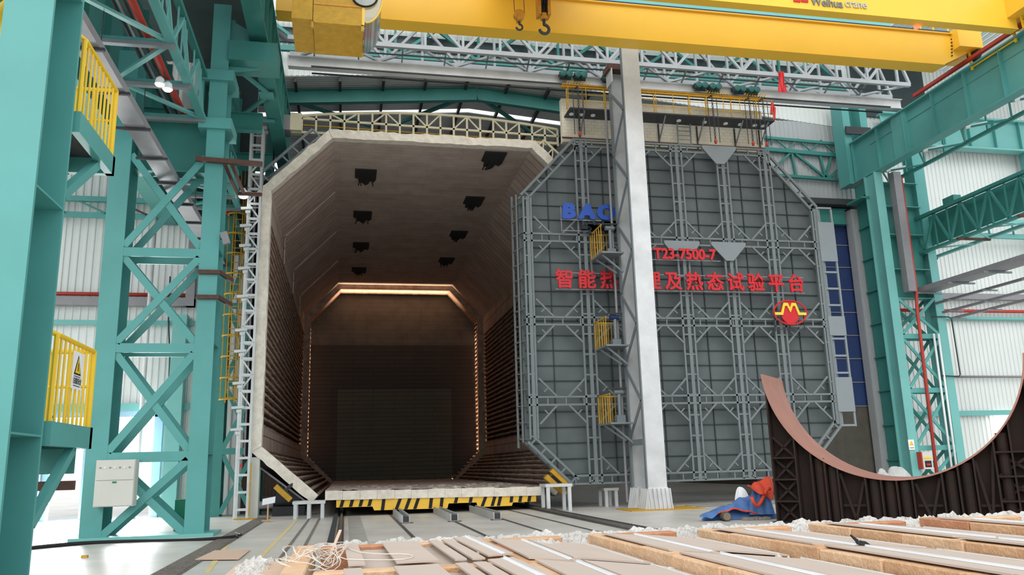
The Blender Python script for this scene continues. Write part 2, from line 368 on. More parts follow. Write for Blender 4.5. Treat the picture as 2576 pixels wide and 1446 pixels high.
# ================================================================== THE FURNACE
fx = thing('furnace', 'huge octagonal fibre lined furnace standing open behind its door', 'furnace', (3.45, 45, 0))
Y0, Y1 = 31.8, 59.0
L = [(-.95,.75), (-3.05,2.58), (-3.05,12.55), (-.72,14.92), (7.62,14.92), (9.95,12.55), (9.95,2.58), (7.85,.75)]
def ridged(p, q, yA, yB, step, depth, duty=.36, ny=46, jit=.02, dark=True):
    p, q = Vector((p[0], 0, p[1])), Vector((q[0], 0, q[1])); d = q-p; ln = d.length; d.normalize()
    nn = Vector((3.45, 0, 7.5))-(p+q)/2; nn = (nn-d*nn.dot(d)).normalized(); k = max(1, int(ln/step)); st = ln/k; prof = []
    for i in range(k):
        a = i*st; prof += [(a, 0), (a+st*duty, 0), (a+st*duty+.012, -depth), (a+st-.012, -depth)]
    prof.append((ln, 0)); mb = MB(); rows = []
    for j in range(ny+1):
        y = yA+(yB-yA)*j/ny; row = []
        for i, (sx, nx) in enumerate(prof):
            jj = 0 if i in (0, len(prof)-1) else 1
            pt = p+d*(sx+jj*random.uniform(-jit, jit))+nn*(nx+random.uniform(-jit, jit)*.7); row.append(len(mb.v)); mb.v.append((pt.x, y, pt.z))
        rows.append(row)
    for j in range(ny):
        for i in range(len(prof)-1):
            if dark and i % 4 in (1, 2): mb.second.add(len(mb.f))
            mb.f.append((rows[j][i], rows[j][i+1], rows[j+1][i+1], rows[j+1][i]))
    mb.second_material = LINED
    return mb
def slab(p, q, yA, yB, t=.25):
    c = Vector((3.45, 7.5)); P, Q = Vector(p), Vector(q); d = (Q-P).normalized(); nn = Vector((-d.y, d.x))
    if nn.dot(c-(P+Q)/2) > 0: nn = -nn
    A, B = Q+nn*t, P+nn*t
    return MB().prism([(P.x,P.y),(Q.x,Q.y),(A.x,A.y),(B.x,B.y)], 'y', yA, yB)
ZS = 11.25
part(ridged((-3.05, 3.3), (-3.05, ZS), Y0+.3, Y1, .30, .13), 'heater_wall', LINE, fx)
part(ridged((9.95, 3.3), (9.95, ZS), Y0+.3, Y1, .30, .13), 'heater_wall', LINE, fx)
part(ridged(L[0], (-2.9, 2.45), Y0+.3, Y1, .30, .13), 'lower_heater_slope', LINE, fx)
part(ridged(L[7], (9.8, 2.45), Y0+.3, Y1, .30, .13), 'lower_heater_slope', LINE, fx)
part(slab((-3.05, 2.45), (-3.05, 3.3), Y0+.3, Y1), 'corner_lining', LINEP, fx); part(slab((9.95, 2.45), (9.95, 3.3), Y0+.3, Y1), 'corner_lining', LINEP, fx)
part(slab((-3.05, ZS), L[2], Y0+.3, Y1), 'upper_wall', LINEP, fx); part(slab((9.95, ZS), L[5], Y0+.3, Y1), 'upper_wall', LINEP, fx)
part(slab(L[2], L[3], Y0+.3, Y1), 'ceiling_slope', LINEP, fx); part(slab(L[4], L[5], Y0+.3, Y1), 'ceiling_slope', LINEP, fx)
part(slab(L[3], L[4], Y0+.3, Y1), 'ceiling_lining', CEILM, fx)
for yy in (38.4, 45.2, 52):
    mb = MB(); mb.box(-3.02, -2.97, yy, yy+.22, ZS, 12.6); d = Vector((2.33, 2.37)).normalized(); nv = Vector((d.y, -d.x))*.05
    mb.prism([(-3.05, 12.55), (-.72, 14.92), (-.72+nv.x, 14.92+nv.y), (-3.05+nv.x, 12.55+nv.y)], 'y', yy, yy+.22)
    part(mb, 'expansion_joint', LINEP, fx)
# mouth rim of pale fibre, ragged
def rim(poly_in, off, yA, yB, seg=.25):
    mb = MB(); c = Vector((3.45, 7.5))
    for i in range(len(poly_in)-1):
        P, Q = Vector(poly_in[i]), Vector(poly_in[i+1]); n = max(1, int((Q-P).length/seg))
        def nrm(k):
            a, b = Vector(poly_in[max(k, 0)]), Vector(poly_in[min(k+1, len(poly_in)-1)]); d = (b-a)
            if d.length < 1e-6: return None
            d.normalize(); q = Vector((-d.y, d.x)); return q if q.dot((a+b)/2-c) > 0 else -q
        n0 = nrm(i); na = nrm(i-1) if i > 0 else n0; nb = nrm(i+1) if i < len(poly_in)-2 else n0
        oa = (n0+na).normalized()*off/max(.5, (n0+na).normalized().dot(n0)); ob = (n0+nb).normalized()*off/max(.5, (n0+nb).normalized().dot(n0))
        def cross(t):
            p = P+(Q-P)*t; o = oa+(ob-oa)*t; j = lambda s: random.uniform(-s, s)
            return [(p.x+j(.02), yA+j(.03), p.y+j(.02)), (p.x, yB, p.y), (p.x+o.x, yB, p.y+o.y), (p.x+o.x+j(.03), yA+j(.03), p.y+o.y+j(.03))]
        st = [cross(k/n) for k in range(n+1)]
        k0 = len(mb.v)
        for q in st: mb.v += q
        for k in range(n):
            a = k0+4*k
            for e in range(4): f = (e+1) % 4; mb.f.append((a+e, a+f, a+4+f, a+4+e))
    return mb
part(rim([L[0], L[1], L[2], L[3], L[4], L[5], L[6], L[7]], .36, Y0-.1, Y0+.32), 'mouth_rim', FIBR, fx, 'pale ragged fibre rim')
# inner ring at the far end and steel shell
IN = [(x + (.42 if x < -2 else .18 if x < 0 else -.42 if x > 9 else -.18), z-(.36 if z > 14 else .25 if z > 12 else -.1)) for x, z in L]
mb = MB()
for i in range(7):
    a, b, c, d = L[i], L[i+1], IN[i+1], IN[i]
    mb.prism([a, b, c, d], 'y', Y1-.05, Y1+.3)
part(mb, 'end_step', LINE, fx)
ring = []
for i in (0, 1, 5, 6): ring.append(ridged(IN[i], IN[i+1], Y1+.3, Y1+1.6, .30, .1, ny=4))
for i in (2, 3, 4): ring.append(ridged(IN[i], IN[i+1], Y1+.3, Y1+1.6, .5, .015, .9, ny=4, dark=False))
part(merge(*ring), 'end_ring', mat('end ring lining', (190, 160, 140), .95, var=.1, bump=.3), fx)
mb = MB(); OUT = [(x + (-.62 if x < 0 else .62)*(1 if abs(x-3.45) > 5 else .5), z+(.26 if z > 14 else .3 if z > 12 else -.3)) for x, z in L]
for i in range(7):
    a, b = OUT[i], OUT[i+1]; mb.merge = None
    mm = slab(a, b, Y0+.35, Y1+1.55, .06); k = len(mb.v); mb.v += mm.v; mb.f += [tuple(q+k for q in f) for f in mm.f]
part(mb, 'steel_shell', GALV, fx)
# burner openings in the ceiling: flat patches, the holes' darkness put into the colour
for i, (px, py) in enumerate(((920,442),(912,543),(908,619),(903,680),(1240,400),(1190,508),(1152,591),(1122,656))):
    p = at(px, py, Z=14.9); mb = MB(); w, hgt = .48, .85
    poly = [(p.x-w, p.y-hgt), (p.x+w, p.y-hgt), (p.x+w, p.y+hgt*.5), (p.x+w*.8, p.y+hgt*.9), (p.x+w*.45, p.y+hgt*.7), (p.x+w*.3, p.y+hgt*1.2), (p.x, p.y+hgt*1.45), (p.x-w*.3, p.y+hgt*1.0), (p.x-w*.6, p.y+hgt*1.05), (p.x-w*.7, p.y+hgt*.4), (p.x-w, p.y+hgt*.3)]
    mb.prism(poly, 'z', 14.86, 14.915)
    for k in range(3):
        x = p.x+random.uniform(-.3, .3); mb.bar((x, p.y+.2, 14.86), (x+random.uniform(-.2, .2), p.y+.9, 14.72), .05, .03)
    part(mb, 'burner_opening', mat('opening shade black', (46, 46, 48), .9), fx, 'dark ragged opening')
# far door of the furnace
bd = thing('furnace_end_door', 'dark lined end door closing the far end of the furnace', 'furnace door', (3.45, 61, 0))
BY = 60.85
part(MB().prism([(-1.5,.4),(-3.6,2.3),(-3.6,12.9),(-1.0,15.5),(7.9,15.5),(10.5,12.9),(10.5,2.3),(8.4,.4)], 'y', BY, BY+.5), 'door_lining', BACKU, bd); part(MB().box(-.5, 7.4, BY+.1, BY+.4, 0, .5), 'sill', DARKST, bd)
za = at(1000, 868, Y=BY).z; part(MB().prism([(-3.0,2.4),(-1.2,.7),(8.1,.7),(9.9,2.4),(9.9,za),(-3.0,za)], 'y', BY-.06, BY), 'lower_lining', BACKL, bd)
p, q = at(850, 980, Y=BY), at(1137, 1205, Y=BY)
part(MB().box(p.x, q.x, BY-.1, BY-.06, .7, p.z), 'centre_panel', BACKC, bd); cpn = bd.children[-1]
for px in (924, 1069): x = at(px, 1090, Y=BY).x; part(MB().box(x-.07, x+.07, BY-.14, BY-.1, .75, p.z-.05), 'panel_joint', BACKC, cpn)
# added warm lights, hidden in the far end gap, to brighten the ring
for loc, aim, sx, sy in (((11.2, 60.64, 7), (-1, -.09, 0), .2, 9), ((-4.3, 60.64, 7), (1, -.09, 0), .2, 9), ((3.45, 60.64, .05), (0, -.085, 1), 9, .2)):
    l = bpy.data.lights.new('gap_fill_light', 'AREA'); l.shape = 'RECTANGLE'; l.size = sx; l.size_y = sy; l.energy = 150 if loc[2] < 1 else 480; l.color = (1, .68, .46); l.spread = math.radians(9)
    o = bpy.data.objects.new('gap_fill_light', l); COL.objects.link(o); o.location = loc
    v = Vector(aim).normalized(); z = -v; up = Vector((0, 0, 1)) if abs(v.z) < .5 else Vector((0, 1, 0)); x = up.cross(z).normalized(); y = z.cross(x)
    mm = Matrix((x, y, z)).transposed().to_4x4(); mm.translation = loc; o.matrix_world = mm
# ---- steel frame left of the mouth
ff = thing('furnace_side_frame', 'pale grey lattice post frame left of the furnace mouth', 'steel frame', (-3.6, 31.8, 0))
for x in (-3.9, -3.46):
    part(MB().bar((x, 31.62, 0), (x, 31.62, 15.15), .09), 'post', SILV, ff); part(MB().bar((x, 32.08, 0), (x, 32.08, 15.15), .09), 'post', SILV, ff)
for i in range(25):
    z = .35+i*.61; part(MB().bar((-3.9, 31.62, z), (-3.46, 31.62, z), .07, .09).bar((-3.87, 31.62, z), (-3.87, 32.08, z), .05).bar((-3.49, 32.08, z), (-3.9, 32.08, z), .05), 'rung', SILV, ff)
    if 5 < i < 22: a, b = ((-3.9, z), (-3.46, z+.61)) if i % 2 else ((-3.46, z), (-3.9, z+.61)); part(B((a[0], 31.6, a[1]), (b[0], 31.6, b[1]), .06), 'diagonal', SILV, ff)
for y in (31.6, 32.08): part(B((-3.9, y, 15.15), (-3.3, y, 15.15), .1), 'top_rail', SILV, ff)
for i, z in enumerate((3.2, 4.0, 4.9, 6.1, 6.9, 8.2, 9.3, 10.2, 11.0, 11.7, 12.3)):
    part(MB().bar((-4.15, 31.5, z), (-3.72, 31.5, z+.03), .1, .09).bar((-3.98, 31.55, z-.12), (-3.8, 31.55, z-.12), .1), 'clamp', SILV, ff)
mb = MB().box(-3.42, -3.1, 31.75, 32.1, 0, 2.2); part(mb, 'cover_plate', CABW, ff)
part(MB().bar((-3.38, 31.55, .1), (-3.38, 31.55, 2.0), .04).box(-3.9, -3.1, 31.5, 31.56, 0, .05), 'yellow_edge', YELO, ff, 'yellow edge bar')
part(MB().box(-3.76, -3.68, 31.52, 31.56, 1.85, 1.95), 'red_lamp', REDS, ff)
# ---- gallery on top and sloping frame
gl = thing('furnace_top_gallery', 'cream lattice gallery arching over the furnace mouth', 'gallery', (3.2, 32.2, 15.4))
def gtop(x): return 15.95+.5*(1-((x-3.6)/6.2)**2)
GY = 32.25; xs = [-2.0+i*.575 for i in range(20)]
mb = MB()
for a, b in zip(xs, xs[1:]): mb.bar((a, GY, gtop(a)), (b, GY, gtop(b)), .09)
part(mb, 'top_chord', CREAM, gl)
part(MB().bar((-2.0, GY, 15.92), (8.93, GY, 15.75), .08), 'middle_rail', CREAM, gl)
part(MB().bar((-2.4, GY, 15.3), (8.93, GY, 15.42), .1), 'bottom_chord', CREAM, gl)
for x in xs: part(MB().bar((x, GY, 15.3), (x, GY, gtop(x)), .08), 'post', CREAM, gl)
mk = MB()
for i in range(len(xs)-1):
    a, b = xs[i], xs[i+1]; mid = lambda x: 15.92-.0155*(x+2)
    if i % 3 != 1: p, q = ((a, mid(a)), (b, gtop(b))) if i % 2 else ((a, gtop(a)), (b, mid(b))); part(B((p[0], GY, p[1]), (q[0], GY, q[1]), .06), 'diagonal', CREAM, gl)
    mk.bar((a, GY+1, mid(a)+.15), (b, GY+1, mid(b)+.15), .05)
part(mk, 'rear_rail', YELO, gl)
part(MB().box(-2.45, -2.0, 32.0, 32.6, 15.3, 16.05), 'end_box', CREAM, gl)
sf = thing('sloping_frame', 'grey ladder frame along the sloping left shoulder of the furnace', 'steel frame', (-2.4, 31.9, 13))
p, q = Vector((-3.5, 31.85, 13.3)), Vector((-1.55, 31.85, 15.3)); d = (q-p).normalized(); nv = Vector((d.z, 0, -d.x))*.42
part(MB().bar(p, q, .1), 'outer_stringer', SILVD, sf); part(MB().bar(p+nv, q+nv, .08), 'inner_stringer', SILVD, sf)
for k in range(6): a = p+(q-p)*(k/5); part(B(a, a+nv*1.1, .07), 'rung', SILVD, sf)
sf2 = thing('sloping_frame', 'cream ladder frame at the right shoulder of the furnace beside the grey door', 'steel frame', (8.6, 31.9, 14))
p, q = Vector((8.2, 31.9, 15.4)), Vector((9.8, 31.9, 13.9)); d = (q-p).normalized(); nv = Vector((d.z, 0, -d.x))*.35
part(MB().bar(p, q, .08), 'stringer', CREAM, sf2)
for k in range(5): a = p+(q-p)*(k/4); part(MB().bar(a, a+nv, .06).bar(a, a+nv+(q-p)*.12, .05), 'rung', CREAM, sf2)
hb = MB().box(-3.3, -2.45, 31.9, 32.7, 15.25, 15.9); single(hb, 'grey_duct_box', GALV, 'grey duct box at the left end of the cream gallery', 'duct')
for i, (px, nm) in enumerate(((988, 'left'), (1195, 'middle'), (1262, 'right'))):
    p = at(px, 330, Y=34.5); o = thing('exhaust_stack', 'short grey exhaust stack behind the gallery, %s of three' % nm, 'exhaust stack', (p.x, 34.5, 15.22), 'exhaust stacks on the furnace roof')
    part(MB().cyl((p.x, 34.5, 15.22), (p.x, 34.5, 16.2), .33, 20), 'stack', GALV, o); part(MB().cyl((p.x, 34.5, 16.2), (p.x, 34.5, 16.27), .42, 20), 'flange', DARKST, o)
# ---- car inside the furnace
fc = thing('furnace_car', 'fibre topped furnace car with yellow and black striped skirt in the furnace mouth', 'rail car', (3.4, 40, 0))
mb = MB(); ys = 31.0
def decktop(u, v):
    x = -.7+8.1*u; y = 31.0+27.3*v; return (x, y, .93-.0125*u*8.1+random.uniform(-.02, .03))
part(MB().grid(decktop, 40, 60), 'deck_lining', LINEP, fc)
mb = MB(); N = 13
for i in range(N):
    a = -.7+8.1*i/N; b = -.7+8.1*(i+1)/N-.006; z = .92-.0125*(a+.7); j = random.uniform(-.02, .02)
    mb.box(a, b, 30.95+j, 31.4, z-.32, z+random.uniform(-.01, .015))
part(mb, 'fibre_edge', FIBR, fc)
mb = MB()
zt, zl = .5, .2
prof = [(-.3,.60),(-.3,.33),(1.0,.32),(1.06,.18),(3.75,.16),(3.8,.33),(4.85,.33),(4.9,.16),(6.2,.16),(6.25,.28),(7.15,.28),(7.15,.53)]
part(MB().prism([(x, z) for x, z in prof], 'y', 31.02, 31.1), 'skirt', YEL, fc, 'yellow skirt'); skt = fc.children[-1]
mb = MB()
for i, (x, sl) in enumerate(((-.12,.07),(.22,.07),(.56,.07),(.88,.07),(1.35,.05),(1.95,.15),(2.3,.15),(2.62,.14),(3.1,.05),(3.5,.05),(4.05,.06),(4.6,.05),(5.15,.15),(5.5,.12),(5.72,.1),(6.15,.04),(6.5,.05),(6.85,.05))):
    zb = .34 if (x < 1.0 or 3.7 < x < 4.9) else .29 if x > 6.1 else .18; zq = .595-.0094*(x+.3)
    part(MB().prism([(x-sl, zb), (x-sl+.12, zb), (x+.12, zq), (x, zq)], 'y', 31.0, 31.03), 'stripe', BLACK, skt, 'black slanted stripe')
part(MB().box(-.25, 7.05, 31.4, 58, .4, .6), 'chassis', DARKST, fc)
for x in (-.1, 2.3, 4.7, 7.0):
    for y in (32.0, 36.0): part(MB().cyl((x-.06, y, .29), (x+.06, y, .29), .18, 16), 'wheel', DARKST, fc)
mb = MB()
for k in range(150):
    x = random.uniform(-.5, 7.2); y = random.uniform(31.5, 40); s = random.uniform(.02, .1); mb.hexa([(x+random.uniform(-s,s)*.6+dx*s, y+dy*s, .9-.01*x+dz*s*.5) for dx,dy,dz in ((-1,-1,0),(1,-1,0),(1,1,0),(-1,1,0),(-1,-1,1),(1,-1,1),(1,1,1),(-1,1,1))])
single(mb, 'fibre_rubble', FIBW, 'scraps of white fibre rubble on the furnace car deck', 'rubble', kind='stuff')
# ================================================================== THE GREY FURNACE DOOR
gd = thing('furnace_door', 'huge dark grey octagonal furnace door in a lattice frame, pushed to the right', 'furnace door', (13.3, 31, .8))
DY = 30.35
OCT = [(8.46,.85),(6.75,2.5),(6.75,12.3),(9.1,14.85),(17.7,14.85),(19.95,12.3),(19.95,2.9),(18.0,.85)]
part(MB().prism(OCT, 'y', 30.85, 31.45), 'panel', DPAN, gd, 'dark grey sheet panel')
V = [9.35, 11.46, 13.57, 15.67, 17.67]; HZ = [10.55, 7.15, 4.03]
def inside(x):
    lo = .85 if 8.46 <= x <= 18 else (.85+(8.46-x)*.965 if x < 8.46 else .85+(x-18)*1.05)
    hi = 14.85 if 9.1 <= x <= 17.7 else (12.3+(x-6.75)*1.085 if x < 9.1 else 12.3+(19.95-x)*1.133)
    return lo, hi
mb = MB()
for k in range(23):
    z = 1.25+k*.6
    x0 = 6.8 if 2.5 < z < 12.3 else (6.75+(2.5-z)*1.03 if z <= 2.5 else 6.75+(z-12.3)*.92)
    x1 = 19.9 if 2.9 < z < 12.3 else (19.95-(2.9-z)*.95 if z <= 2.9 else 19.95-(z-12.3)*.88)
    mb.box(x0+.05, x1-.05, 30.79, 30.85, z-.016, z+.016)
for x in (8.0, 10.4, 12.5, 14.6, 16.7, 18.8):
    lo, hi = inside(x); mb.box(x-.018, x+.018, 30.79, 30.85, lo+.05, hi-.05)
part(mb, 'rib_grid', DRIB, gd, 'thin rib grid with its shade painted in')
def ladder_v(x, z0, z1, hw=.24, dy=.0, step=.78):
    mb = MB()
    for s in (-hw, hw): mb.bar((x+s, DY, z0), (x+s, DY, z1), .075, .09, (0,1,0))
    mb.bar((x+.03, DY+.02, z0), (x+.03, DY+.02, z1), .14, .1, (0,1,0))
    n = int((z1-z0)/step)
    for i in range(n+1):
        z = z0+.1+(z1-z0-.2)*i/n; mb.bar((x-hw, DY, z), (x+hw, DY, z), .05, .06)
        if i % 2 == 0: mb.bar((x, DY, z), (x, 30.86, z), .06, .05)
    return mb
def ladder_h(z, x0, x1, hw=.15):
    mb = MB()
    for s in (-hw, hw): mb.bar((x0, DY, z+s), (x1, DY, z+s), .09, .075)
    n = int((x1-x0)/.7)
    for i in range(n+1):
        x = x0+.05+(x1-x0-.1)*i/n; mb.bar((x, DY, z-hw), (x, DY, z+hw), .05)
        if i % 3 == 0: mb.bar((x, DY, z+hw), (x, 30.86, z+hw), .05)
    return mb
for x in V: part(ladder_v(x, .9, 14.8), 'vertical_truss', DGREY, gd)
part(ladder_v(7.0, 2.6, 12.25, .15), 'vertical_truss', DGREY, gd); part(ladder_v(19.8, 2.95, 12.2, .13), 'vertical_truss', DGREY, gd)
for z in HZ: part(ladder_h(z, 6.8, 19.95), 'horizontal_truss', DGREY, gd)
part(ladder_h(14.68, 9.1, 17.7), 'horizontal_truss', DGREY, gd); part(ladder_h(1.05, 8.5, 18.0), 'horizontal_truss', DGREY, gd)
def slope(p, q, w=.3):
    p, q = Vector((p[0], DY, p[1])), Vector((q[0], DY, q[1])); d = (q-p).normalized(); nv = Vector((d.z, 0, -d.x)); c = Vector((13.3, DY, 7.8))
    if nv.dot(c-p) < 0: nv = -nv
    mb = MB().bar(p, q, .1, .1).bar(p+nv*w, q+nv*w, .09, .09)
    b = Vector((0, .5, 0)); mb.bar(p+b, q+b, .08)
    for k in range(5): a = p+(q-p)*(.06+.22*k); mb.bar(a, a+nv*w, .07); mb.bar(a, a+b, .06)
    return mb
for a, b in ((OCT[2], OCT[3]), (OCT[4], OCT[5]), (OCT[0], OCT[1]), (OCT[6], OCT[7])): part(slope(a, b), 'sloping_truss', DGREY, gd)
def knee(x, z, sx, sz, r=.72, off=.24, offz=.15):
    a = Vector((x+sx*off, DY-.02, z+sz*(offz+r))); b = Vector((x+sx*(off+r), DY-.02, z+sz*offz)); c = Vector((x+sx*off, DY-.02, z+sz*offz))
    mid = (a+b)/2; return MB().bar(a, b, .07).bar(mid, c*.45+mid*.55, .05)
GX = {(15.67, 10.55, -1), (15.67, 14.68, -1), (13.57, 10.55, -1)}
for x in V + [7.0, 19.8]:
    for z in HZ + [14.68, 1.05]:
        for sx in (-1, 1):
            for sz in (-1, 1):
                if (x == 7.0 and sx < 0) or (x == 19.8 and sx > 0): continue
                if (z > 14 and (sz > 0 or x in (7.0, 19.8))) or (z < 2 and (sz < 0 or x in (7.0, 19.8))): continue
                if (x, z, sz) in GX or (x == V[0] and z > 14 and sx < 0) or (x == V[-1] and z > 14 and sx > 0) or (x == V[0] and z < 2 and sx < 0): continue
                part(knee(x, z, sx, sz), 'knee_brace', DGREY, gd)
for x, z, w, h, b in ((15.55, 14.85, .78, .82, .19), (15.6, 10.55, .78, .8, .17), (13.52, 10.55, .78, .42, .55), (11.4, 14.85, .78, .82, .19)):
    part(MB().prism([(x-w, z), (x-w, z-.13), (x-b, z-h), (x+b, z-h), (x+w, z-.13), (x+w, z)], 'y', DY-.12, DY-.07), 'gusset_plate', GUSS, gd)
mb = MB().bar((6.62, 31.5, 2.3), (6.62, 31.5, 12.6), .08).bar((6.68, 30.9, 2.5), (6.68, 30.9, 12.5), .07)
for k in range(16): z = 2.6+k*.63; mb.bar((6.85, DY, z), (6.62, 31.5, z+.05), .05)
part(mb, 'side_ladder', DGREY, gd)
wl = []
mb = MB().bar((19.95, DY, 12.3), (19.95, DY, 2.9), .08).bar((20.1, DY+.1, 12.3), (20.1, DY+.1, 2.9), .06).bar((20.62, DY, 12.2), (20.62, DY, 2.85), .08)
for k in range(14): z = 2.9+k*.72; mb.bar((19.9, DY, z), (20.65, DY, z), .06, .08)
part(mb, 'wing_ladder', GUSS, gd, 'pale grey ladder wing on the right edge')
for za, zb in ((9.85, 11.6), (6.63, 7.45), (3.45, 4.87)): part(MB().box(19.88, 20.66, DY-.07, DY-.03, za, zb), 'wing_plate', GUSS, gd, 'plain grey plate')
part(MB().box(6.9, 19.8, 31.45, 31.62, 2.6, 12.2), 'fibre_backing', FIBR, gd)
# ---- lettering
s1 = thing('sign_lettering', 'blue capital letters on the upper left of the grey door', 'sign', (9.5, 30.0, 11.3))
for c, x in (('B', 8.62), ('A', 9.4), ('O', 10.2)): text_part(c, 'letter', .82, BLUES, s1, (x, 30.05, 11.32), 1.12, .04, .03, shear=.1, bold=.035)
part(MB().bar((8.3, 30.1, 11.25), (11.6, 30.1, 11.25), .04).bar((9.35, 30.1, 11.25), (9.35, 30.4, 11.25), .04), 'bar', GALV, s1); part(B((8.35, 30.12, 10.75), (8.35, 30.12, 11.8), .03), 'bar', GALV, s1); part(B((8.35, 30.12, 10.8), (11.2, 30.12, 10.8), .03), 'bar', GALV, s1)
s2 = thing('sign_lettering', 'row of red Chinese characters across the middle of the grey door', 'sign', (13.4, 30.0, 8.4))
for i, c in enumerate('智能热处理及热态试验平台'): text_part(c, 'character', .80, REDS, s2, (8.36+i*.912, 30.05, 8.49), .95, .04, .008, bold=.016)
for z in (9.05, 8.38): part(MB().bar((8.0, 30.1, z), (18.8, 30.1, z), .03).bar((9.35, 30.1, z), (9.35, 30.4, z), .03).bar((15.67, 30.1, z), (15.67, 30.4, z), .03), 'bar', GALV, s2)
s3 = thing('sign_lettering', 'red code of letters and figures above the row of red characters', 'sign', (13.4, 30.0, 9.7))
text_part('T23-7500-7', 'code_lettering', .62, REDS, s3, (13.52, 30.05, 9.72), .92, .03, .022)
part(MB().bar((12.0, 30.1, 9.68), (15.1, 30.1, 9.68), .03).bar((13.4, 30.1, 9.68), (13.4, 30.4, 9.68), .03), 'bar', GALV, s3)
s4 = thing('round_emblem', 'round red emblem with a yellow letter M on the right of the grey door', 'emblem', (17.97, 30.0, 7.0))
mb = MB(); ring = [(17.97+.74*math.cos(t*math.pi/20), 29.98, 7.53+.5*math.sin(t*math.pi/20)) for t in range(41)]
part(mb.tube(ring, .035, 6), 'oval_ring', REDS, s4)
part(MB().prism([(17.97+.42*math.cos(t*math.pi/20), 7.53+.48*math.sin(t*math.pi/20)) for t in range(40)], 'y', 30.0, 30.05), 'disc', REDS, s4); dsc = s4.children[-1]
zz = [(17.26,7.42),(17.62,7.42),(17.74,7.8),(17.84,7.8),(17.97,7.52),(18.1,7.8),(18.2,7.8),(18.32,7.42),(18.68,7.42),(18.68,7.53),(18.39,7.53),(18.25,7.93),(18.06,7.93),(17.97,7.72),(17.88,7.93),(17.69,7.93),(17.55,7.53),(17.26,7.53)]
part(MB().prism(zz, 'y', 29.95, 29.99), 'letter_m', YELS, dsc)
mb = MB()
for x in (17.3, 17.97, 18.64): mb.bar((x, 30.12, 6.75), (x, 30.12, 7.5), .03)
mb.bar((17.25, 30.12, 6.85), (18.7, 30.12, 6.85), .04).bar((17.3, 30.1, 7.1), (17.3, 30.4, 7.1), .04).bar((18.64, 30.1, 7.1), (18.64, 30.4, 7.1), .04); part(mb, 'bracket', DARKST, s4)
dk = MB()
for k in range(26):
    x = random.uniform(9.2, 11.2); z = random.uniform(10.7, 11.15); dk.hexa([(x+a*random.uniform(.05,.2), 30.0+b*.03, z+c*random.uniform(.03,.14)) for a,b,c in ((-1,-1,-1),(1,-1,-1),(1,1,-1),(-1,1,-1),(-1,-1,1),(1,-1,1),(1,1,1),(-1,1,1))])
dk.bar((9.2, 30.1, 10.9), (11.3, 30.1, 10.9), .04)
single(dk, 'tarnished_lettering', mat('tarnished black gloss', (34, 40, 44), .25, .5), 'blackened broken lettering under the blue letters', 'sign')
# ---- lower supports and actuators of the door
def actuator(p, ang, label, s=1.):
    o = thing('door_clamp', label, 'door clamp', p)
    c, s_ = math.cos(ang), math.sin(ang); P = Vector(p)
    ax = Vector((c, 0, s_)); nv = Vector((-s_, 0, c))
    for k in ((-.16, .16) if s == 1 else (0,)): part(B(P+nv*k-ax*.5*s, P+nv*k+ax*.5*s, .3, .18, nv), 'cheek_plate', YELO, o)
    part(B(P+Vector((0, .12, 0))-ax*.3*s, P+Vector((0, .12, 0))+ax*.3*s, .1, .34*s, nv), 'pin_block', DARKST, o)
    if s != 1: part(B(P+Vector((0, .1, 0)), P+Vector((.3, .45, .32)), .09), 'link', DARKST, o)
    return o
q = at(1402, 1212, Y=30.6); actuator((q.x, 30.5, q.z), -.75, 'yellow clamp at the lower left corner of the grey door')
q = at(712, 1240, Y=31.3); actuator((q.x, 31.3, q.z), -.74, 'yellow clamp under the lower left edge of the furnace mouth', .75)
def stand(x0, x1, y, z, n, label, m=SILV):
    o = thing('support_stand', label, 'support stand', ((x0+x1)/2, y, 0))
    for i in range(n):
        x = x0+(x1-x0)*i/(n-1); part(MB().bar((x, y, 0), (x, y, z), .12), 'leg', m, o); part(MB().bar((x, y+.8, 0), (x, y+.8, z), .12), 'leg', m, o)
    part(MB().box(x0-.1, x1+.1, y-.08, y+.9, z, z+.1), 'top_plate', m, o)
stand(7.2, 8.0, 29.3, .85, 2, 'white steel stand under the lower left corner of the grey door')
stand(-1.72, -.78, 30.7, .5, 3, 'white three legged steel stand under the furnace mouth at the left')
stand(9.9, 10.3, 30.9, .6, 2, 'small grey stand behind the foot of the silver column')
# ================================================================== CREAM PANEL ABOVE THE DOOR
cp = thing('sealing_panel', 'cream sheeted panel with a railed walkway above the grey door', 'panel', (13.3, 31.2, 15.05))
part(MB().box(8.85, 18.25, 31.15, 31.45, 15.05, 17.05), 'sheet', brickmat('cream sheet', (240, 234, 216), (236, 228, 210), (216, 208, 188), .3, .14, .012, axes='xz', bump=.05), cp)
part(MB().box(8.95, 18.3, 30.2, 31.15, 16.15, 16.21), 'walkway', DARKST, cp, 'dark walkway deck'); wkd = cp.children[-1]
for x in [8.9+i*.78 for i in range(13)]: part(B((x, 30.22, 16.2), (x, 30.22, 17.15), .022), 'rail_post', YELO, wkd)
for z in (16.5, 16.82, 17.15): part(B((8.9, 30.22, z), (18.28, 30.22, z), .022), 'hand_rail', YELO, cp)
for x in (9.6, 11.4, 13.2, 15.0, 16.8, 18.0):
    part(MB().bar((x, 30.25, 16.12), (x, 31.1, 15.3), .05), 'brace', SILVD, cp); part(B((x, 31.1, 15.05), (x, 31.1, 16.1), .05), 'stay', DARKST, cp)
for z in (15.2,): part(B((8.8, 31.05, z), (18.2, 31.05, z), .06), 'lower_rail', RUSTP, cp)
for x in (14.0, 14.6): part(B((x, 30.9, 15.05), (x, 30.9, 16.1), .05), 'ladder_side', SILVD, cp)
for k in range(5): part(B((14.0, 30.9, 15.15+k*.2), (14.6, 30.9, 15.15+k*.2), .03), 'ladder_rung', SILVD, cp)
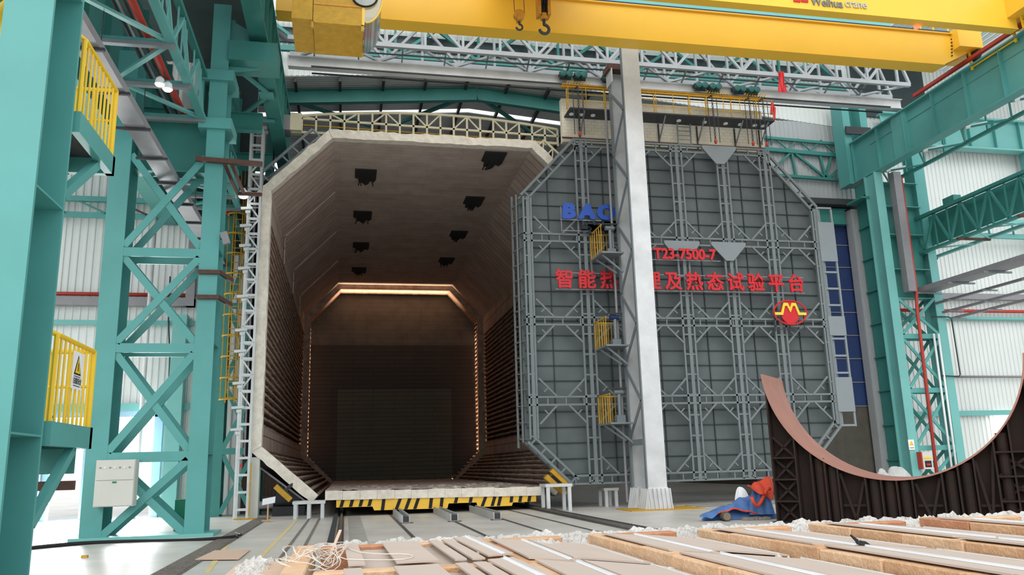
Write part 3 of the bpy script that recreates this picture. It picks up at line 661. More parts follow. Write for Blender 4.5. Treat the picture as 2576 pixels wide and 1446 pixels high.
for x in (9.15, 9.6, 10.1, 14.0, 15.2, 16.2, 16.9, 17.6, 18.0): part(MB().cyl((x, 30.7, 16.1), (x, 30.7, 16.15), .1, 12), 'deck_light', WHITE, wkd, 'white round fitting under the walkway')
part(MB().tube([(18.3, 30.25, 16.25), (18.38, 30.25, 16.8), (18.3, 30.25, 17.05), (18.2, 30.25, 16.5)], .06, 8), 'hose', REDS, cp, 'red hose loop')
lb = thing('lifting_beam', 'thin ochre lifting beam under the hoists above the cream panel', 'beam', (13.1, 30.4, 17.1))
part(MB().ibeam((8.7, 30.45, 17.28), (17.9, 30.45, 17.24), .16, .14, .03), 'beam', YELO, lb)
for x in (8.9, 9.6, 10.6, 12.8, 14.4, 15.2, 16.4, 17.6): part(B((x, 30.45, 16.2), (x, 30.45, 17.2), .04), 'hanger', YELO, lb)
for x in (8.95, 15.3, 17.1):
    mb = MB()
    for k in range(9): mb.bar((x-.05+k*.12, 30.38, 17.36), (x+.03+k*.12, 30.38, 17.5), .04)
    part(mb, 'festoon_rack', YELO, lb)
for i, (x, z) in enumerate(((8.86,17.72),(9.5,17.72),(10.75,17.7),(14.97,17.64),(15.62,17.62),(16.78,17.6),(17.45,17.6))):
    nm = ['first', 'second', 'third', 'fourth', 'fifth', 'sixth', 'seventh'][i]
    h = thing('hoist_trolley', 'dark green hoist trolley on the silver girder, %s from the left' % nm, 'hoist', (x, 30.4, z-.15), 'green hoist trolleys under the silver girder')
    for s in (-.14, .14):
        part(MB().lathe([(.06,-.13),(.14,-.11),(.15,.05),(.11,.13)], (x+s, 30.25, z), 'y', 14), 'motor', MOTG, h)
        part(MB().cyl((x+s, 30.5, z+.1), (x+s, 30.62, z+.1), .1, 14), 'wheel', DARKST, h)
    part(MB().box(x-.25, x+.25, 30.36, 30.42, z-.18, z+.16), 'side_plate', DARKST, h)
for i, x in enumerate((9.3, 15.35, 17.1, 17.75)):
    c = thing('hoist_chain', 'dark hoisting chain in front of the cream panel, %s from the left' % ['first','second','third','fourth'][i], 'chain', (x, 30.1, 14.9), 'hoisting chains of the grey door')
    mb = MB(); z = 17.1; k = 0
    while z > 14.95:
        w = (.03, .0) if k % 2 else (0, .03); mb.bar((x-w[0], 30.1-w[1], z), (x-w[0], 30.1-w[1], z-.1), .02).bar((x+w[0], 30.1+w[1], z), (x+w[0], 30.1+w[1], z-.1), .02); z -= .085; k += 1
    part(MB().bar((x, 30.1, 17.14), (x, 30.46, 17.2), .06), 'shackle', DARKST, c)
    part(mb, 'links', DARKST, c)
    for dx in (-.22, .2): part(MB().cyl((x+dx, 30.1, 17.0), (x+dx, 30.1, 14.95), .018, 6), 'wire', DARKST, c)
    part(MB().lathe([(.02,.0),(.06,.03),(.07,.12),(.03,.2)], (x, 30.1, 14.9), 'z', 10), 'hook_block', REDP, c, 'red hook end')
# ================================================================== SILVER GIRDER
sg = thing('lattice_girder', 'long silver lattice girder carrying the furnace door hoists', 'girder', (11.3, 30.6, 17.4))
XA, XB = -2.5, 25.2; YF, YR = 30.0, 31.3; ZB, ZT = 18.3, 20.1
for y in (YF, YR):
    part(B((XA, y, ZB), (XB, y, ZB-.03), .16, .18), 'bottom_chord', SILVT, sg); part(B((XA+.8, y, ZT), (XB-.4, y, ZT), .15, .16), 'top_chord', SILVT, sg)
    ap = [-3.3+3.1*i for i in range(10)]
    for a in ap:
        for s in (-1, 1):
            x0, z0, x1, z1 = a, ZT, a+s*1.55, ZB
            if x1 < XA: x1 = XA; 
            if x0 < XA or x0 > XB: continue
            part(B((x0, y, z0), (min(x1, XB), y, z1), .11), 'diagonal', SILVT, sg)
        if XA < a < XB: part(B((a, y, ZB), (a, y, ZT), .1), 'vertical', SILVT, sg)
        if XA < a+1.55 < XB: part(B((a+1.55, y, ZB), (a+1.55, y, ZT), .1), 'vertical', SILVT, sg)
for i in range(17):
    a = XA+.4+i*1.6; p, q = ((a, YF), (a+1.6, YR)) if i % 2 else ((a, YR), (a+1.6, YF))
    if q[0] < XB: part(B((p[0], p[1], ZB-.05), (q[0], q[1], ZB-.05), .09), 'bracing', SILVT, sg); part(B((a, YF, ZT), (a, YR, ZT), .08), 'cross_tie', SILVT, sg)
part(MB().ibeam((XA, 30.75, 17.66), (XB, 30.75, 17.62), .3, .48, .03), 'hoist_beam', SILV, sg)
for y in (30.45, 31.05): part(B((XA+.9, y, 17.38), (XB-.8, y, 17.34), .06, .05), 'conductor_rail', DARKST, sg, 'dark conductor rail')
for i in range(15): x = XA+1+i*1.75; part(MB().bar((x, 30.75, 17.9), (x, YF, ZB-.05), .06).bar((x, 30.75, 17.9), (x, YR, ZB-.05), .06), 'hanger', SILVD, sg)
mb = MB().bar((XA+.3, 30.2, 18.02), (XB-1, 30.2, 18.0), .05); part(mb, 'cable_tray', DARKST, sg)
for i, x in enumerate((.65, 18.65)):
    q = MB(); q.grid(lambda u, v: (x+(u-.5)*(.25+.15*v)+.03*math.sin(9*u+5*v), 29.88+.03*math.sin(20*u), ZB+.1-v*1.0 if i else ZB+1.0-v*.8), 8, 8)
    q2 = q.mesh; o = single(q, 'red_flag', REDS, 'thin red cloth strip hanging from the silver girder, %s' % ('at the left above the furnace' if i == 0 else 'right of the hoists'), 'flag')
    md = o.modifiers.new('cloth', 'SOLIDIFY'); md.thickness = .006
# ================================================================== SILVER COLUMN
sc = thing('lattice_column', 'tall silver box column with one laced side in front of the grey door', 'column', (10.8, 28.8, 0))
def cx(z): return 0.0
x0, x1, y0, y1 = 10.5, 11.2, 27.85, 29.6
part(MB().box(x0, x1, y0, y0+.06, .5, 19.2), 'front_plate', SILV, sc); part(MB().box(x1-.06, x1, y0+.06, y1, .5, 17.6), 'side_plate', SILV, sc)
part(MB().box(x0, x1-.06, y1-.06, y1, .5, 17.6), 'rear_plate', SILV, sc)
part(MB().box(x0-.03, x0+.04, y0+.06, y0+.2, .5, 18.3), 'edge_angle', SILVD, sc, 'darker edge strip'); part(MB().box(x0-.03, x0+.04, y1-.16, y1, .5, 17.4), 'edge_angle', SILVD, sc, 'darker edge strip')
z = 2.4; k = 0; dz = 1.42
while z+dz < 17.4:
    a, b = (y0+.13, y1-.08) if k % 2 else (y1-.08, y0+.13); part(B((x0-.02, a, z), (x0-.02, b, z+dz), .15, .04, (1,0,0)), 'lacing_bar', SILVD, sc); z += dz; k += 1
part(B((x0-.02, y0+.2, 2.35), (x0-.02, y1-.14, 2.35), .05, .22), 'batten', SILVD, sc)
for (fa, fb) in ((y0-.12, y0+.7), (y1-.75, y1+.1)):
    mb = MB(); t = .12
    mb.hexa([(x0-t, fa-.1, 0), (x1+t, fa-.1, 0), (x1+t, fb+.1, 0), (x0-t, fb+.1, 0), (x0-.02, fa+.1, .75), (x1+.02, fa+.1, .75), (x1+.02, fb, .75), (x0-.02, fb, .75)])
    for i in range(6):
        x = x0-.05+i*.155; mb.hexa([(x, fa-.2, 0), (x+.03, fa-.2, 0), (x+.03, fa, 0), (x, fa, 0), (x, fa-.06, .72), (x+.03, fa-.06, .72), (x+.03, fa+.12, .72), (x, fa+.12, .72)])
    for i in range(4):
        y = fa+i*.22; mb.hexa([(x0-t-.1, y, 0), (x0-t+.1, y, 0), (x0-t+.1, y+.03, 0), (x0-t-.1, y+.03, 0), (x0-.08, y, .72), (x0+.05, y, .72), (x0+.05, y+.03, .72), (x0-.08, y+.03, .72)])
    part(mb, 'foot', SILV, sc)
part(MB().box(9.6, 12.3, 27.2, 28.9, .0, .03), 'yellow_base_plate', YELO, sc, 'yellow edged base plate')
part(MB().box(x0-.15, x1+.1, y1-.5, y1+.25, 17.5, 17.75), 'cap_plate', RUSTP, sc, 'rusty cap plate')
for i in range(5): part(B((x0-.04, y1-.5+i*.14, 16.9), (x0-.04, y1-.5+i*.14, 17.5), .03, .16), 'cap_rib', SILV, sc)
part(MB().cyl((x0-.15, y1+.15, .2), (x0-.15, y1+.15, 16), .05, 8), 'riser_pipe', GALV, sc)
for i, (zb, nm) in enumerate(((9.62, 'upper'), (6.0, 'middle'), (3.1, 'lower'))):
    pf = thing('service_platform', '%s small yellow railed platform on the silver column' % nm, 'platform', (10.1, 30.1, zb), 'railed platforms on the silver column')
    X0, X1, Ya, Yb = 9.55, 10.45, 28.8, 30.2
    part(MB().box(X0, X1, Ya, Yb, zb-.06, zb), 'deck', SILVD, pf)
    for x in [X0+.02+k*.13 for k in range(7)]: part(B((x, Yb-.03, zb), (x, Yb-.03, zb+1.05), .024), 'baluster', YELO, pf)
    for k in range(6): part(B((X0+.02, Ya+.05+k*.28, zb), (X0+.02, Ya+.05+k*.28, zb+1.05), .024), 'baluster', YELO, pf)
    part(MB().bar((X0, Yb-.03, zb+1.05), (X1, Yb-.03, zb+1.05), .045).bar((X0+.02, Ya, zb+1.05), (X0+.02, Yb, zb+1.05), .045), 'hand_rail', YELO, pf)
    part(B((X0+.1, Ya+.3, zb-.06), (x0-.02, Ya+.3, zb-.75), .07), 'bracket', SILVD, pf); part(B((X0+.1, Yb-.3, zb-.06), (x0-.1, y1+.05, zb-.65), .07), 'bracket', SILVD, pf)
    mo = thing('clamp_motor', 'grey drive unit standing on the %s platform of the silver column' % nm, 'motor', (10.15, 29.6, zb))
    part(MB().box(10.02, 10.36, 29.45, 29.75, zb, zb+.3), 'gear_box', SILVD, mo); part(MB().cyl((10.2, 29.6, zb+.3), (10.2, 29.6, zb+1.1), .07, 12), 'screw_post', SILVD, mo); part(MB().cyl((10.0, 29.6, zb+1.18), (10.35, 29.6, zb+1.18), .1, 14), 'motor', NAVY if i == 1 else SILVD, mo); part(B((9.7, 29.5, zb+1.3), (10.45, 29.5, zb+1.32), .08, .05), 'arm', DARKST, mo)
# ================================================================== OVERHEAD CRANES
g1 = thing('crane_girder', 'bright yellow box girder of the overhead crane spanning above the silver girder', 'crane girder', (11, 26.4, 17.1))
part(MB().prism([(-2.6,17.1),(23.6,17.1),(24.8,17.7),(24.8,18.3),(23.9,18.45),(-2.6,18.45)], 'y', 26.0, 26.06), 'front_web', YEL, g1)
part(MB().prism([(-2.6,17.1),(23.6,17.1),(24.8,17.7),(24.8,18.3),(23.9,18.45),(-2.6,18.45)], 'y', 26.54, 26.6), 'rear_web', YEL, g1)
part(MB().box(-2.6, 23.6, 25.96, 26.66, 17.06, 17.1), 'bottom_flange', YEL, g1); part(MB().box(-2.6, 24.2, 25.9, 26.7, 18.45, 18.5), 'top_flange', YEL, g1)
part(B((-2.6, 25.92, 18.52), (24.0, 25.92, 18.52), .05), 'edge_strip', NAVY, g1, 'dark edge strip')
for x in (23.0, 23.6, 24.3): part(MB().tube([(x, 26.3, 18.5), (x, 26.3, 19.1), (x-.6, 26.3, 19.1)], .04, 6), 'hand_rail', YELR, g1)
part(MB().box(24.1, 25.2, 25.6, 27.2, 17.75, 18.6), 'end_truck', YEL, g1); part(MB().cyl((25.0, 26.0, 17.65), (25.2, 26.0, 17.65), .3, 20), 'wheel', DARKST, g1)
for k in range(6): part(MB().cyl((24.0+.02*k, 25.95, 17.5+k*.15), (24.0+.02*k, 25.99, 17.5+k*.15), .03, 8), 'bolt', DARKST, g1)
g2 = thing('crane_girder', 'nearer yellow crane girder with lettering cutting the top right corner', 'crane girder', (11, 23.3, 17.1))
part(MB().box(-2.6, 24.4, 23.1, 23.14, 17.1, 18.8), 'front_web', YEL, g2); part(MB().box(-2.6, 24.4, 23.38, 23.42, 17.1, 18.8), 'rear_web', YEL, g2)
part(MB().box(-2.6, 24.4, 23.06, 23.45, 17.06, 17.1), 'bottom_flange', YEL, g2); part(MB().box(-2.6, 24.4, 23.0, 23.7, 18.8, 18.85), 'top_flange', YEL, g2)
text_part('Weihua', 'lettering', .44, mat('lettering grey', (120, 124, 120), .5), g2, (16.5, 23.07, 17.26), .9, .012, .008, label='grey lettering')
text_part('crane', 'lettering', .44, mat('lettering pale', (186, 186, 170), .5), g2, (17.65, 23.07, 17.32), .9, .012, .008, label='pale lettering')
part(MB().box(15.2, 15.46, 23.06, 23.1, 17.32, 17.75).box(15.5, 15.76, 23.06, 23.1, 17.34, 17.75), 'emblem', REDS, g2, 'red emblem')
part(MB().box(24.0, 25.3, 21.0, 23.9, 17.5, 18.6), 'end_truck', YEL, g2)
for y in (21.6, 23.2): part(MB().cyl((24.95, y, 17.62), (25.2, y, 17.62), .28, 20), 'wheel', DARKST, g2)
for a in ((24.2, 22.9), (24.2, 21.4)): part(B((a[0]+.25, a[1], 17.0), (a[0]+.15, a[1], 18.6), .06), 'ladder_side', YELR, g2)
for k in range(4): part(B((24.42, 21.4, 17.25+k*.38), (24.42, 22.9, 17.25+k*.38), .04), 'ladder_rung', YELR, g2)
part(MB().cyl((20.4, 23.5, 17.0), (20.4, 23.5, 17.2), .1, 14), 'beacon', LAMPR, g2, 'red glowing beacon')
br = thing('access_railing', 'yellow ladder railing hung beside the red rail on the right runway beam', 'railing', (24.85, 24.8, 17))
for y in (26.0, 23.75): part(B((24.9, y, 16.95), (24.85, y, 18.05 if y > 25 else 17.6), .08), 'post', YELR, br)
for z in (17.05, 17.5): part(B((24.88, 23.75, z), (24.88, 26.0, z), .05), 'rail', YELR, br)
# operator cab
cb = thing('crane_cab', 'yellow operator cab with a rounded glass front hanging under the crane at the top left', 'crane cab', (-.5, 23, 15.3))
part(MB().box(-1.75, -1.16, 22.0, 24.0, 14.5, 16.9), 'side_cabinet', YELO, cb, 'ochre side cabinet')
part(MB().box(-1.14, .3, 22.0, 23.9, 14.42, 14.5), 'floor_panel', YELO, cb, 'ochre underside')
part(MB().box(-1.14, .3, 22.0, 22.06, 14.5, 16.4), 'front_panel', YELO, cb); part(MB().box(-1.14, .3, 23.84, 23.9, 14.5, 16.9), 'rear_panel', YELO, cb); part(MB().box(-1.14, .8, 22.0, 23.9, 16.85, 16.95), 'roof', YEL, cb)
part(MB().bar((.3, 22.03, 14.45), (.3, 22.03, 16.9), .08).bar((.3, 23.87, 14.45), (.3, 23.87, 16.9), .08), 'corner_post', YEL, cb)
mb = MB(); arc = [(.34+.5*math.sin(t), 14.55+.95*(1-math.cos(t))) for t in [i*math.pi/2/8 for i in range(9)]]+[(.84, 16.85)]
for (a, b) in zip(arc, arc[1:]): mb.hexa([(a[0],22.05,a[1]),(b[0],22.05,b[1]),(b[0],23.85,b[1]),(a[0],23.85,a[1]),(a[0]+.02,22.05,a[1]-.01),(b[0]+.02,22.05,b[1]-.01),(b[0]+.02,23.85,b[1]-.01),(a[0]+.02,23.85,a[1]-.01)])
part(mb, 'curved_window', GLASS, cb, 'curved glass front'); cwn = cb.children[-1]
part(MB().prism([(.34,14.55)]+arc[1:]+[(.34,16.85)], 'y', 22.03, 22.05), 'side_window', GLASS, cb)
part(MB().tube([(a[0]+.03, 22.02, a[1]) for a in arc], .03, 8), 'window_frame', YEL, cwn)
wc = at(918, -8, Y=21.97); part(MB().tube([(wc.x+.36*math.cos(t*math.pi/12), 21.97, wc.z+.32*math.sin(t*math.pi/12)) for t in range(25)], .03, 8), 'round_window_seal', BLACK, cb); part(MB().lathe([(.33, -.01), (.33, .01)], (wc.x, 21.97, wc.z), 'y', 24), 'round_window', GLASS, cb)
part(MB().box(-1.12, .25, 21.98, 22.0, 15.0, 15.06), 'seam', HOOKO, cb)
for x in (-1.16, .27): part(MB().box(x-.03, x+.04, 22.0, 22.1, 14.25, 14.45), 'lug', YELO, cb)
for x in (-1.0, .5): part(MB().box(x-.1, x+.1, 23.2, 23.5, 16.95, 17.055), 'hanger', YEL, cb)
# hooks
h1 = thing('hook_block', 'small orange hook block hanging on two thin ropes before the yellow girder', 'crane hook', (5.65, 24.8, 16.4))
for dx in (-.15, .2): part(MB().cyl((5.66+dx, 24.8, 16.95), (5.6+dx*1.1, 24.8, 19.15), .012, 6), 'rope', DARKST, h1)
part(MB().lathe([(.1,-.1),(.19,-.09),(.19,.09),(.1,.1)], (5.66, 24.8, 16.93), 'y', 22), 'sheave', HOOKO, h1); part(MB().box(5.58, 5.74, 24.66, 24.94, 16.7, 16.9), 'cheek', HOOKO, h1)
def hook(mbx, x, y, z, r): return mbx.tube([(x, y, z), (x, y, z-r*1.2)]+[(x+r*math.sin(t)*1.0-.0, y, z-r*2.2+r*math.cos(t)) for t in [i*.35 for i in range(14)]], r*.33, 8)
part(hook(MB(), 5.66, 24.8, 16.72, .11), 'hook', DARKST, h1)
h2 = thing('hook_block', 'large black and orange hook block with a heavy hook right of the small one', 'crane hook', (6.5, 24.8, 16.3))
part(MB().box(6.32, 6.42, 24.6, 25.0, 16.95, 18.2), 'cheek_plate', HOOKO, h2); part(MB().box(6.66, 6.76, 24.6, 25.0, 16.95, 18.2), 'cheek_plate', HOOKO, h2)
for k in range(3): part(MB().cyl((6.44+k*.08, 24.8, 17.7), (6.49+k*.08, 24.8, 17.7), .36, 24), 'sheave', BLACK, h2)
part(MB().box(6.42, 6.66, 24.7, 24.9, 16.95, 17.5), 'cross_head', BLACK, h2); part(MB().cyl((6.55, 24.8, 16.85), (6.55, 24.8, 17.05), .14, 14), 'swivel', HOOKO, h2); part(hook(MB(), 6.55, 24.8, 16.85, .17), 'hook', DARKST, h2)
for k in range(4): part(MB().cyl((6.42+k*.08, 24.6+.1*k, 18.0), (6.42+k*.08, 24.6+.1*k, 19.15), .013, 6), 'rope', DARKST, h2)
tr = thing('crane_trolley', 'yellow hoist trolley on top of the crane girders holding the hooks', 'crane trolley', (6.2, 24.8, 18.9))
part(MB().box(4.6, 7.6, 23.0, 26.7, 19.2, 19.6), 'frame', YEL, tr)
for x in (4.9, 7.3):
    for y in (23.4, 26.3): part(MB().cyl((x-.16, y, 19.02), (x+.16, y, 19.02), .16, 16), 'wheel', DARKST, tr)
part(MB().cyl((5.0, 24.8, 19.95), (7.2, 24.8, 19.95), .3, 20), 'rope_drum', HOOKO, tr)
# ================================================================== RIGHT RUNWAY
rr = thing('runway_beam', 'deep teal crane runway beam running towards the end wall on the right', 'runway beam', (25.15, 24, 15))
part(MB().box(25.0, 25.04, 6, 34.7, 15.08, 17.1), 'web', TEAL, rr); part(MB().box(24.8, 25.28, 6, 34.7, 15.02, 15.08), 'bottom_flange', TEAL, rr); part(MB().box(24.78, 25.3, 6, 34.7, 17.1, 17.16), 'top_flange', TEAL, rr)
y = 34.2
while y > 10:
    part(MB().box(24.82, 25.0, y-.015, y+.015, 15.08, 17.1), 'stiffener', TEAL, rr); y -= 1.92
part(MB().box(24.97, 25.0, 6, 33, 16.55, 16.6), 'web_strip', TEAL, rr); part(MB().box(24.88, 25.0, 30.2, 31.2, 15.08, 17.1), 'joint_plate', TEAL, rr)
part(MB().box(25.05, 25.25, 6, 34, 17.16, 17.3), 'crane_rail', RAIL, rr, 'steel crane rail')
part(B((24.78, 8, 17.38), (24.78, 29.3, 17.38), .16, .13), 'conductor_rail', REDP, rr, 'red conductor rail')
ls = thing('walkway_lattice', 'thin teal lattice frame along the foot of the right runway beam', 'lattice', (26, 24, 15))
part(B((26.6, 8, 15.0), (26.6, 34, 15.0), .14), 'outer_chord', TEALD, ls); part(B((26.6, 8, 15.9), (26.6, 34, 15.9), .08), 'upper_chord', TEALD, ls)
y = 34; k = 0
while y > 12:
    part(B((25.28, y, 15.05), (26.6, y-1.3, 15.0), .07) if k % 2 else B((26.6, y, 15.0), (25.28, y-1.3, 15.05), .07), 'diagonal', TEALD, ls)
    part(B((26.6, y, 15.0), (26.6, y, 15.9), .06), 'vertical', TEALD, ls); y -= 1.3; k += 1
for y in (32.5, 29.9, 27.3, 24.7): part(MB().cyl((25.3, y, 15.0), (26.3, y-.1, 15.25), .07, 8), 'strut', SILV, ls, 'bright strut')
# right column
rc = thing('lattice_column', 'teal lattice column at the right carrying the long runway beam', 'column', (26.1, 33, 0))
def hleg(parent, x0, x1, y0, y1, z0, z1, m, side, stiff, nf=None):
    """H section leg: flanges across Y, web set back from the open side"""
    t = .05
    part(MB().box(x0, x1, y0, y0+t, z0, z1), 'near_flange', m, parent); part(MB().box(x0, x1, y1-t, y1, z0, z1), 'far_flange', m, parent)
    w = x0+.16 if side > 0 else x1-.16
    part(MB().box(w-.02, w+.02, y0+t, y1-t, z0, z1), 'web', m, parent)
    for z in stiff: part(MB().box(min(w, x1 if side > 0 else x0), max(w, x1 if side > 0 else x0), y0+t, y1-t, z-.012, z+.012), 'stiffener', m, parent)
hleg(rc, 24.7, 25.15, 32.6, 33.4, 0, 15.0, TEALP, 1, (2.0, 4.5, 7.0)); hleg(rc, 27.08, 27.52, 32.6, 33.4, 0, 11.0, TEALP, -1, (2.0, 4.5, 7.0))
part(MB().box(27.0, 27.6, 32.7, 33.4, 11.0, 16.5), 'upper_leg', TEAL, rc)
part(MB().box(25.15, 27.08, 33.0, 33.05, 8.8, 14.6), 'upper_web', TEALD, rc)
for z in (8.8, 10.2, 11.9, 13.3, 14.5): part(MB().box(25.15, 27.08, 32.62, 33.0, z-.015, z+.015), 'upper_stiffener', TEAL, rc)
for z in (7.0, 4.5, 1.92): part(B((25.15, 32.63, z), (27.08, 32.63, z), .05, .22), 'strut', TEAL, rc); part(B((25.15, 33.37, z), (27.08, 33.37, z), .05, .22), 'strut', TEALD, rc)
for za, zb in ((7.1, 8.8), (4.6, 6.9), (2.05, 4.4), (.1, 1.8)):
    for yy, mm in ((32.63, TEAL), (33.37, TEALD)): part(B((25.15, yy, za), (27.08, yy, zb), .05, .14), 'brace', mm, rc); part(B((25.15, yy+.03, zb), (27.08, yy+.03, za), .05, .14), 'brace', mm, rc)
part(MB().box(24.4, 27.8, 32.3, 33.7, 0, .06), 'base_plate', TEAL, rc)
cw = thing('wall_column', 'teal H column of the end wall left of the right lattice column', 'column', (25.3, 34.5, 0))
part(MB().box(24.95, 25.0, 33.5, 34.5, 0, 14.9).box(25.5, 25.55, 33.5, 34.5, 0, 14.9).box(25.0, 25.5, 33.95, 34.05, 0, 14.9), 'shaft', TEALD, cw)
for i in range(9): part(MB().box(24.86, 24.95, 33.45, 34.5, 1.4+i*1.6, 1.45+i*1.6), 'rib', TEALD, cw)
part(MB().box(24.4, 25.7, 33.3, 34.54, 13.9, 14.0), 'cap', TEALD, cw)
up = thing('upper_column', 'dark teal column stub above the end of the runway beam under the silver girder', 'column', (25.6, 34.6, 17.2))
part(MB().box(24.6, 25.0, 34.3, 35.2, 15.0, 20).box(25.6, 26.0, 34.3, 35.2, 15.0, 20), 'flange', TEAL, up); part(MB().box(25.0, 25.6, 34.9, 35.0, 15, 20), 'web', TEALD, up)
part(MB().plate([(24.6, 34.2, 17.6), (26.0, 34.2, 17.6), (26.0, 34.2, 18.0), (24.6, 34.2, 18.0)], .1), 'bracket', DARKST, up)
# wind truss on the end wall
wt = thing('wind_truss', 'slim teal wind truss on the grey wall right of the cream panel', 'truss', (23.5, 35.6, 15.8))
part(B((18.3, 35.86, 18.0), (26.0, 35.86, 17.75), .14), 'chord', TEALD, wt); part(B((18.3, 35.86, 17.35), (26.0, 35.86, 17.1), .2), 'chord', TEALD, wt); part(B((20.6, 35.86, 15.9), (26.0, 35.86, 15.75), .14), 'chord', TEALD, wt)
for i in range(11): x = 19+i*.66; part(B((x, 35.86, 17.35 if i % 2 else 17.95), (x+.66, 35.86, 17.95 if i % 2 else 17.3), .06), 'web_bar', TEALD, wt)
for x0, z0, x1, z1 in ((21.0,15.9,22.5,17.2),(22.5,17.2,22.6,15.9),(22.6,17.2,24.3,15.85),(24.3,15.85,24.8,17.2),(24.3,15.85,24.1,17.2),(24.4,15.8,25.9,17.0),(21,17.2,20.8,15.9)): part(B((x0,35.86,z0),(x1,35.86,z1), .11), 'diagonal', TEALD, wt)
# plate girder and beams of the right bay
pg = thing('plate_girder', 'pale teal plate girder with upright stiffeners on the right bay end wall', 'girder', (34, 35.3, 17.6))
part(MB().box(27.5, 46, 35.2, 35.25, 17.7, 19.3), 'web', TEALP, pg); part(MB().box(27.5, 46, 34.95, 35.5, 17.6, 17.7), 'bottom_flange', TEALP, pg); part(MB().box(27.5, 46, 34.95, 35.5, 19.3, 19.4), 'top_flange', TEALP, pg)
for i in range(10): part(MB().box(29.5+i*1.6, 29.55+i*1.6, 35.0, 35.2, 17.7, 19.3), 'stiffener', TEAL, pg)
for i, x in enumerate((36.4, 41.5)): 
    o = thing('wall_column', 'teal wall column of the right bay, %s of two' % ('left' if i == 0 else 'right'), 'column', (x, 35.4, 0)); part(MB().box(x-.3, x-.25, 34.9, 35.5, 0, 17.6).box(x+.25, x+.3, 34.9, 35.5, 0, 17.6).box(x-.25, x+.25, 35.2, 35.26, 0, 17.6), 'shaft', TEAL, o)
rt = thing('runway_truss', 'dark teal runway truss of the right bay slanting down from the right edge', 'truss', (27.2, 24, 11))
part(MB().box(27.45, 27.5, 8, 33.7, 11.4, 12.85), 'web_plate', TEALD, rt); part(B((27.0, 8, 12.8), (27.0, 33.8, 12.8), .22, .14), 'top_chord', TEALD, rt); part(B((27.0, 8, 11.1), (27.0, 33.8, 11.1), .2, .12), 'bottom_chord', TEALD, rt); part(B((28.3, 8, 11.1), (28.3, 33.8, 11.1), .18, .12), 'side_chord', TEALP, rt, 'pale outer chord')
y = 33.5; k = 0
while y > 14:
    part(B((27, y, 12.75), (27, y-.85, 11.15), .09), 'diagonal', TEALD, rt); part(B((27, y-.85, 11.15), (27, y-1.7, 12.75), .09), 'diagonal', TEALD, rt); part(B((27, y-.85, 11.15), (27, y-.85, 12.75), .06), 'vertical', TEALD, rt); part(B((27, y, 12.75), (27, y, 11.15), .06), 'vertical', TEALD, rt)
    part(B((27.0, y, 11.05), (28.3, y-.85, 11.05), .06) if k % 2 else B((28.3, y, 11.05), (27.0, y-.85, 11.05), .06), 'bracing', TEALP, rt)
    if k % 2 == 0: part(B((26.6, y, 11.0), (28.3, y, 11.0), .1), 'cross_bar', RUSTP, rt, 'brown cross bar')
    y -= 1.7; k += 1
part(MB().box(26.9, 27.3, 30.3, 31.0, 12.87, 13.15), 'junction_box', TEALD, rt)
bm = thing('wall_beam', 'pale teal beam with small brackets on the right bay wall below the slanting truss', 'beam', (33, 35.5, 12))
part(B((30, 35.4, 12.85), (44, 35.4, 12.85), .2, .25), 'beam', TEALP, bm); part(B((30, 34.6, 13.4), (44, 34.6, 13.4), .2, .2), 'outer_beam', TEALP, bm)
for i in range(6): part(B((31+i*1.5, 34.6, 13.3), (31.8+i*1.5, 35.4, 12.95), .1), 'tie', TEAL, bm)
# trays and pipes of the right bay
ct = thing('cable_tray', 'wide grey cable tray running out of the right lattice column towards the right edge', 'cable tray', (26.8, 28, 9.2))
part(MB().box(26.3, 27.2, 12, 33.6, 9.1, 9.13).box(26.3, 26.34, 12, 33.6, 9.13, 9.32).box(27.16, 27.2, 12, 33.6, 9.13, 9.32), 'tray', GALV, ct)
for i in range(9): part(B((26.1, 32.6-i*2.1, 9.05), (27.5, 32.6-i*2.1, 9.05), .08), 'support', SILVD, ct)
for i, (x, z) in enumerate(((27.1, 8.55), (27.1, 8.05), (27.2, 7.7))):
    o = thing('conduit_run', 'grey conduit run under the wide cable tray, %s below it' % ['first', 'second', 'third'][i], 'conduit', (x, 26, z), 'conduit runs of the right bay')
    part(B((x, 12, z), (x, 32.6-i*.4, z), .14, .1), 'channel', GALV, o)
    for k in range(7): part(B((x-.35, 31.4-k*2.1, z-.08), (x+.4, 31.4-k*2.1, z-.08), .06), 'support', SILVD, o)
def pipe(name, pts, r, m, label, cat='pipe', n=8): return single(MB().tube(pts, r, n), name, m, label, cat, smooth=True)
pipe('red_pipe', [(26.0, 32.4, 14.7), (26.0, 32.4, 9.2), (25.9, 32.4, 8.2), (25.75, 32.4, .06)], .075, REDP, 'red upright pipe down the right lattice column')
pipe('red_pipe', [(25.95, 35.75, 8.85), (46, 35.75, 8.85)], .085, REDP, 'red level pipe along the right bay wall')
single(MB().box(25.46, 25.86, 32.2, 32.58, 9.05, 14.9), 'cable_duct', GALV, 'grey upright cable duct on the right lattice column', 'duct')
single(MB().box(26, 46, 35.6, 35.9, 9.45, 9.75), 'cable_duct', GALV, 'grey level cable duct on the right bay wall above the red pipe', 'duct')
pipe('wall_pipe', [(26, 35.8, 8.45), (46, 35.8, 8.45)], .1, TEALP, 'pale teal pipe under the red level pipe')
pipe('wall_pipe', [(29.6, 35.8, 5.45), (46, 35.8, 5.35)], .06, GALV, 'thin grey level pipe low on the right bay wall')
pipe('looped_pipe', [(26.7, 32.5, 7.9), (27.6, 32.5, 7.9), (27.75, 32.5, 7.8), (27.78, 32.5, 5.2), (27.7, 32.5, 5.1), (26.7, 32.5, 5.15)], .03, DARKST, 'thin dark looped conduit beside the right lattice column')
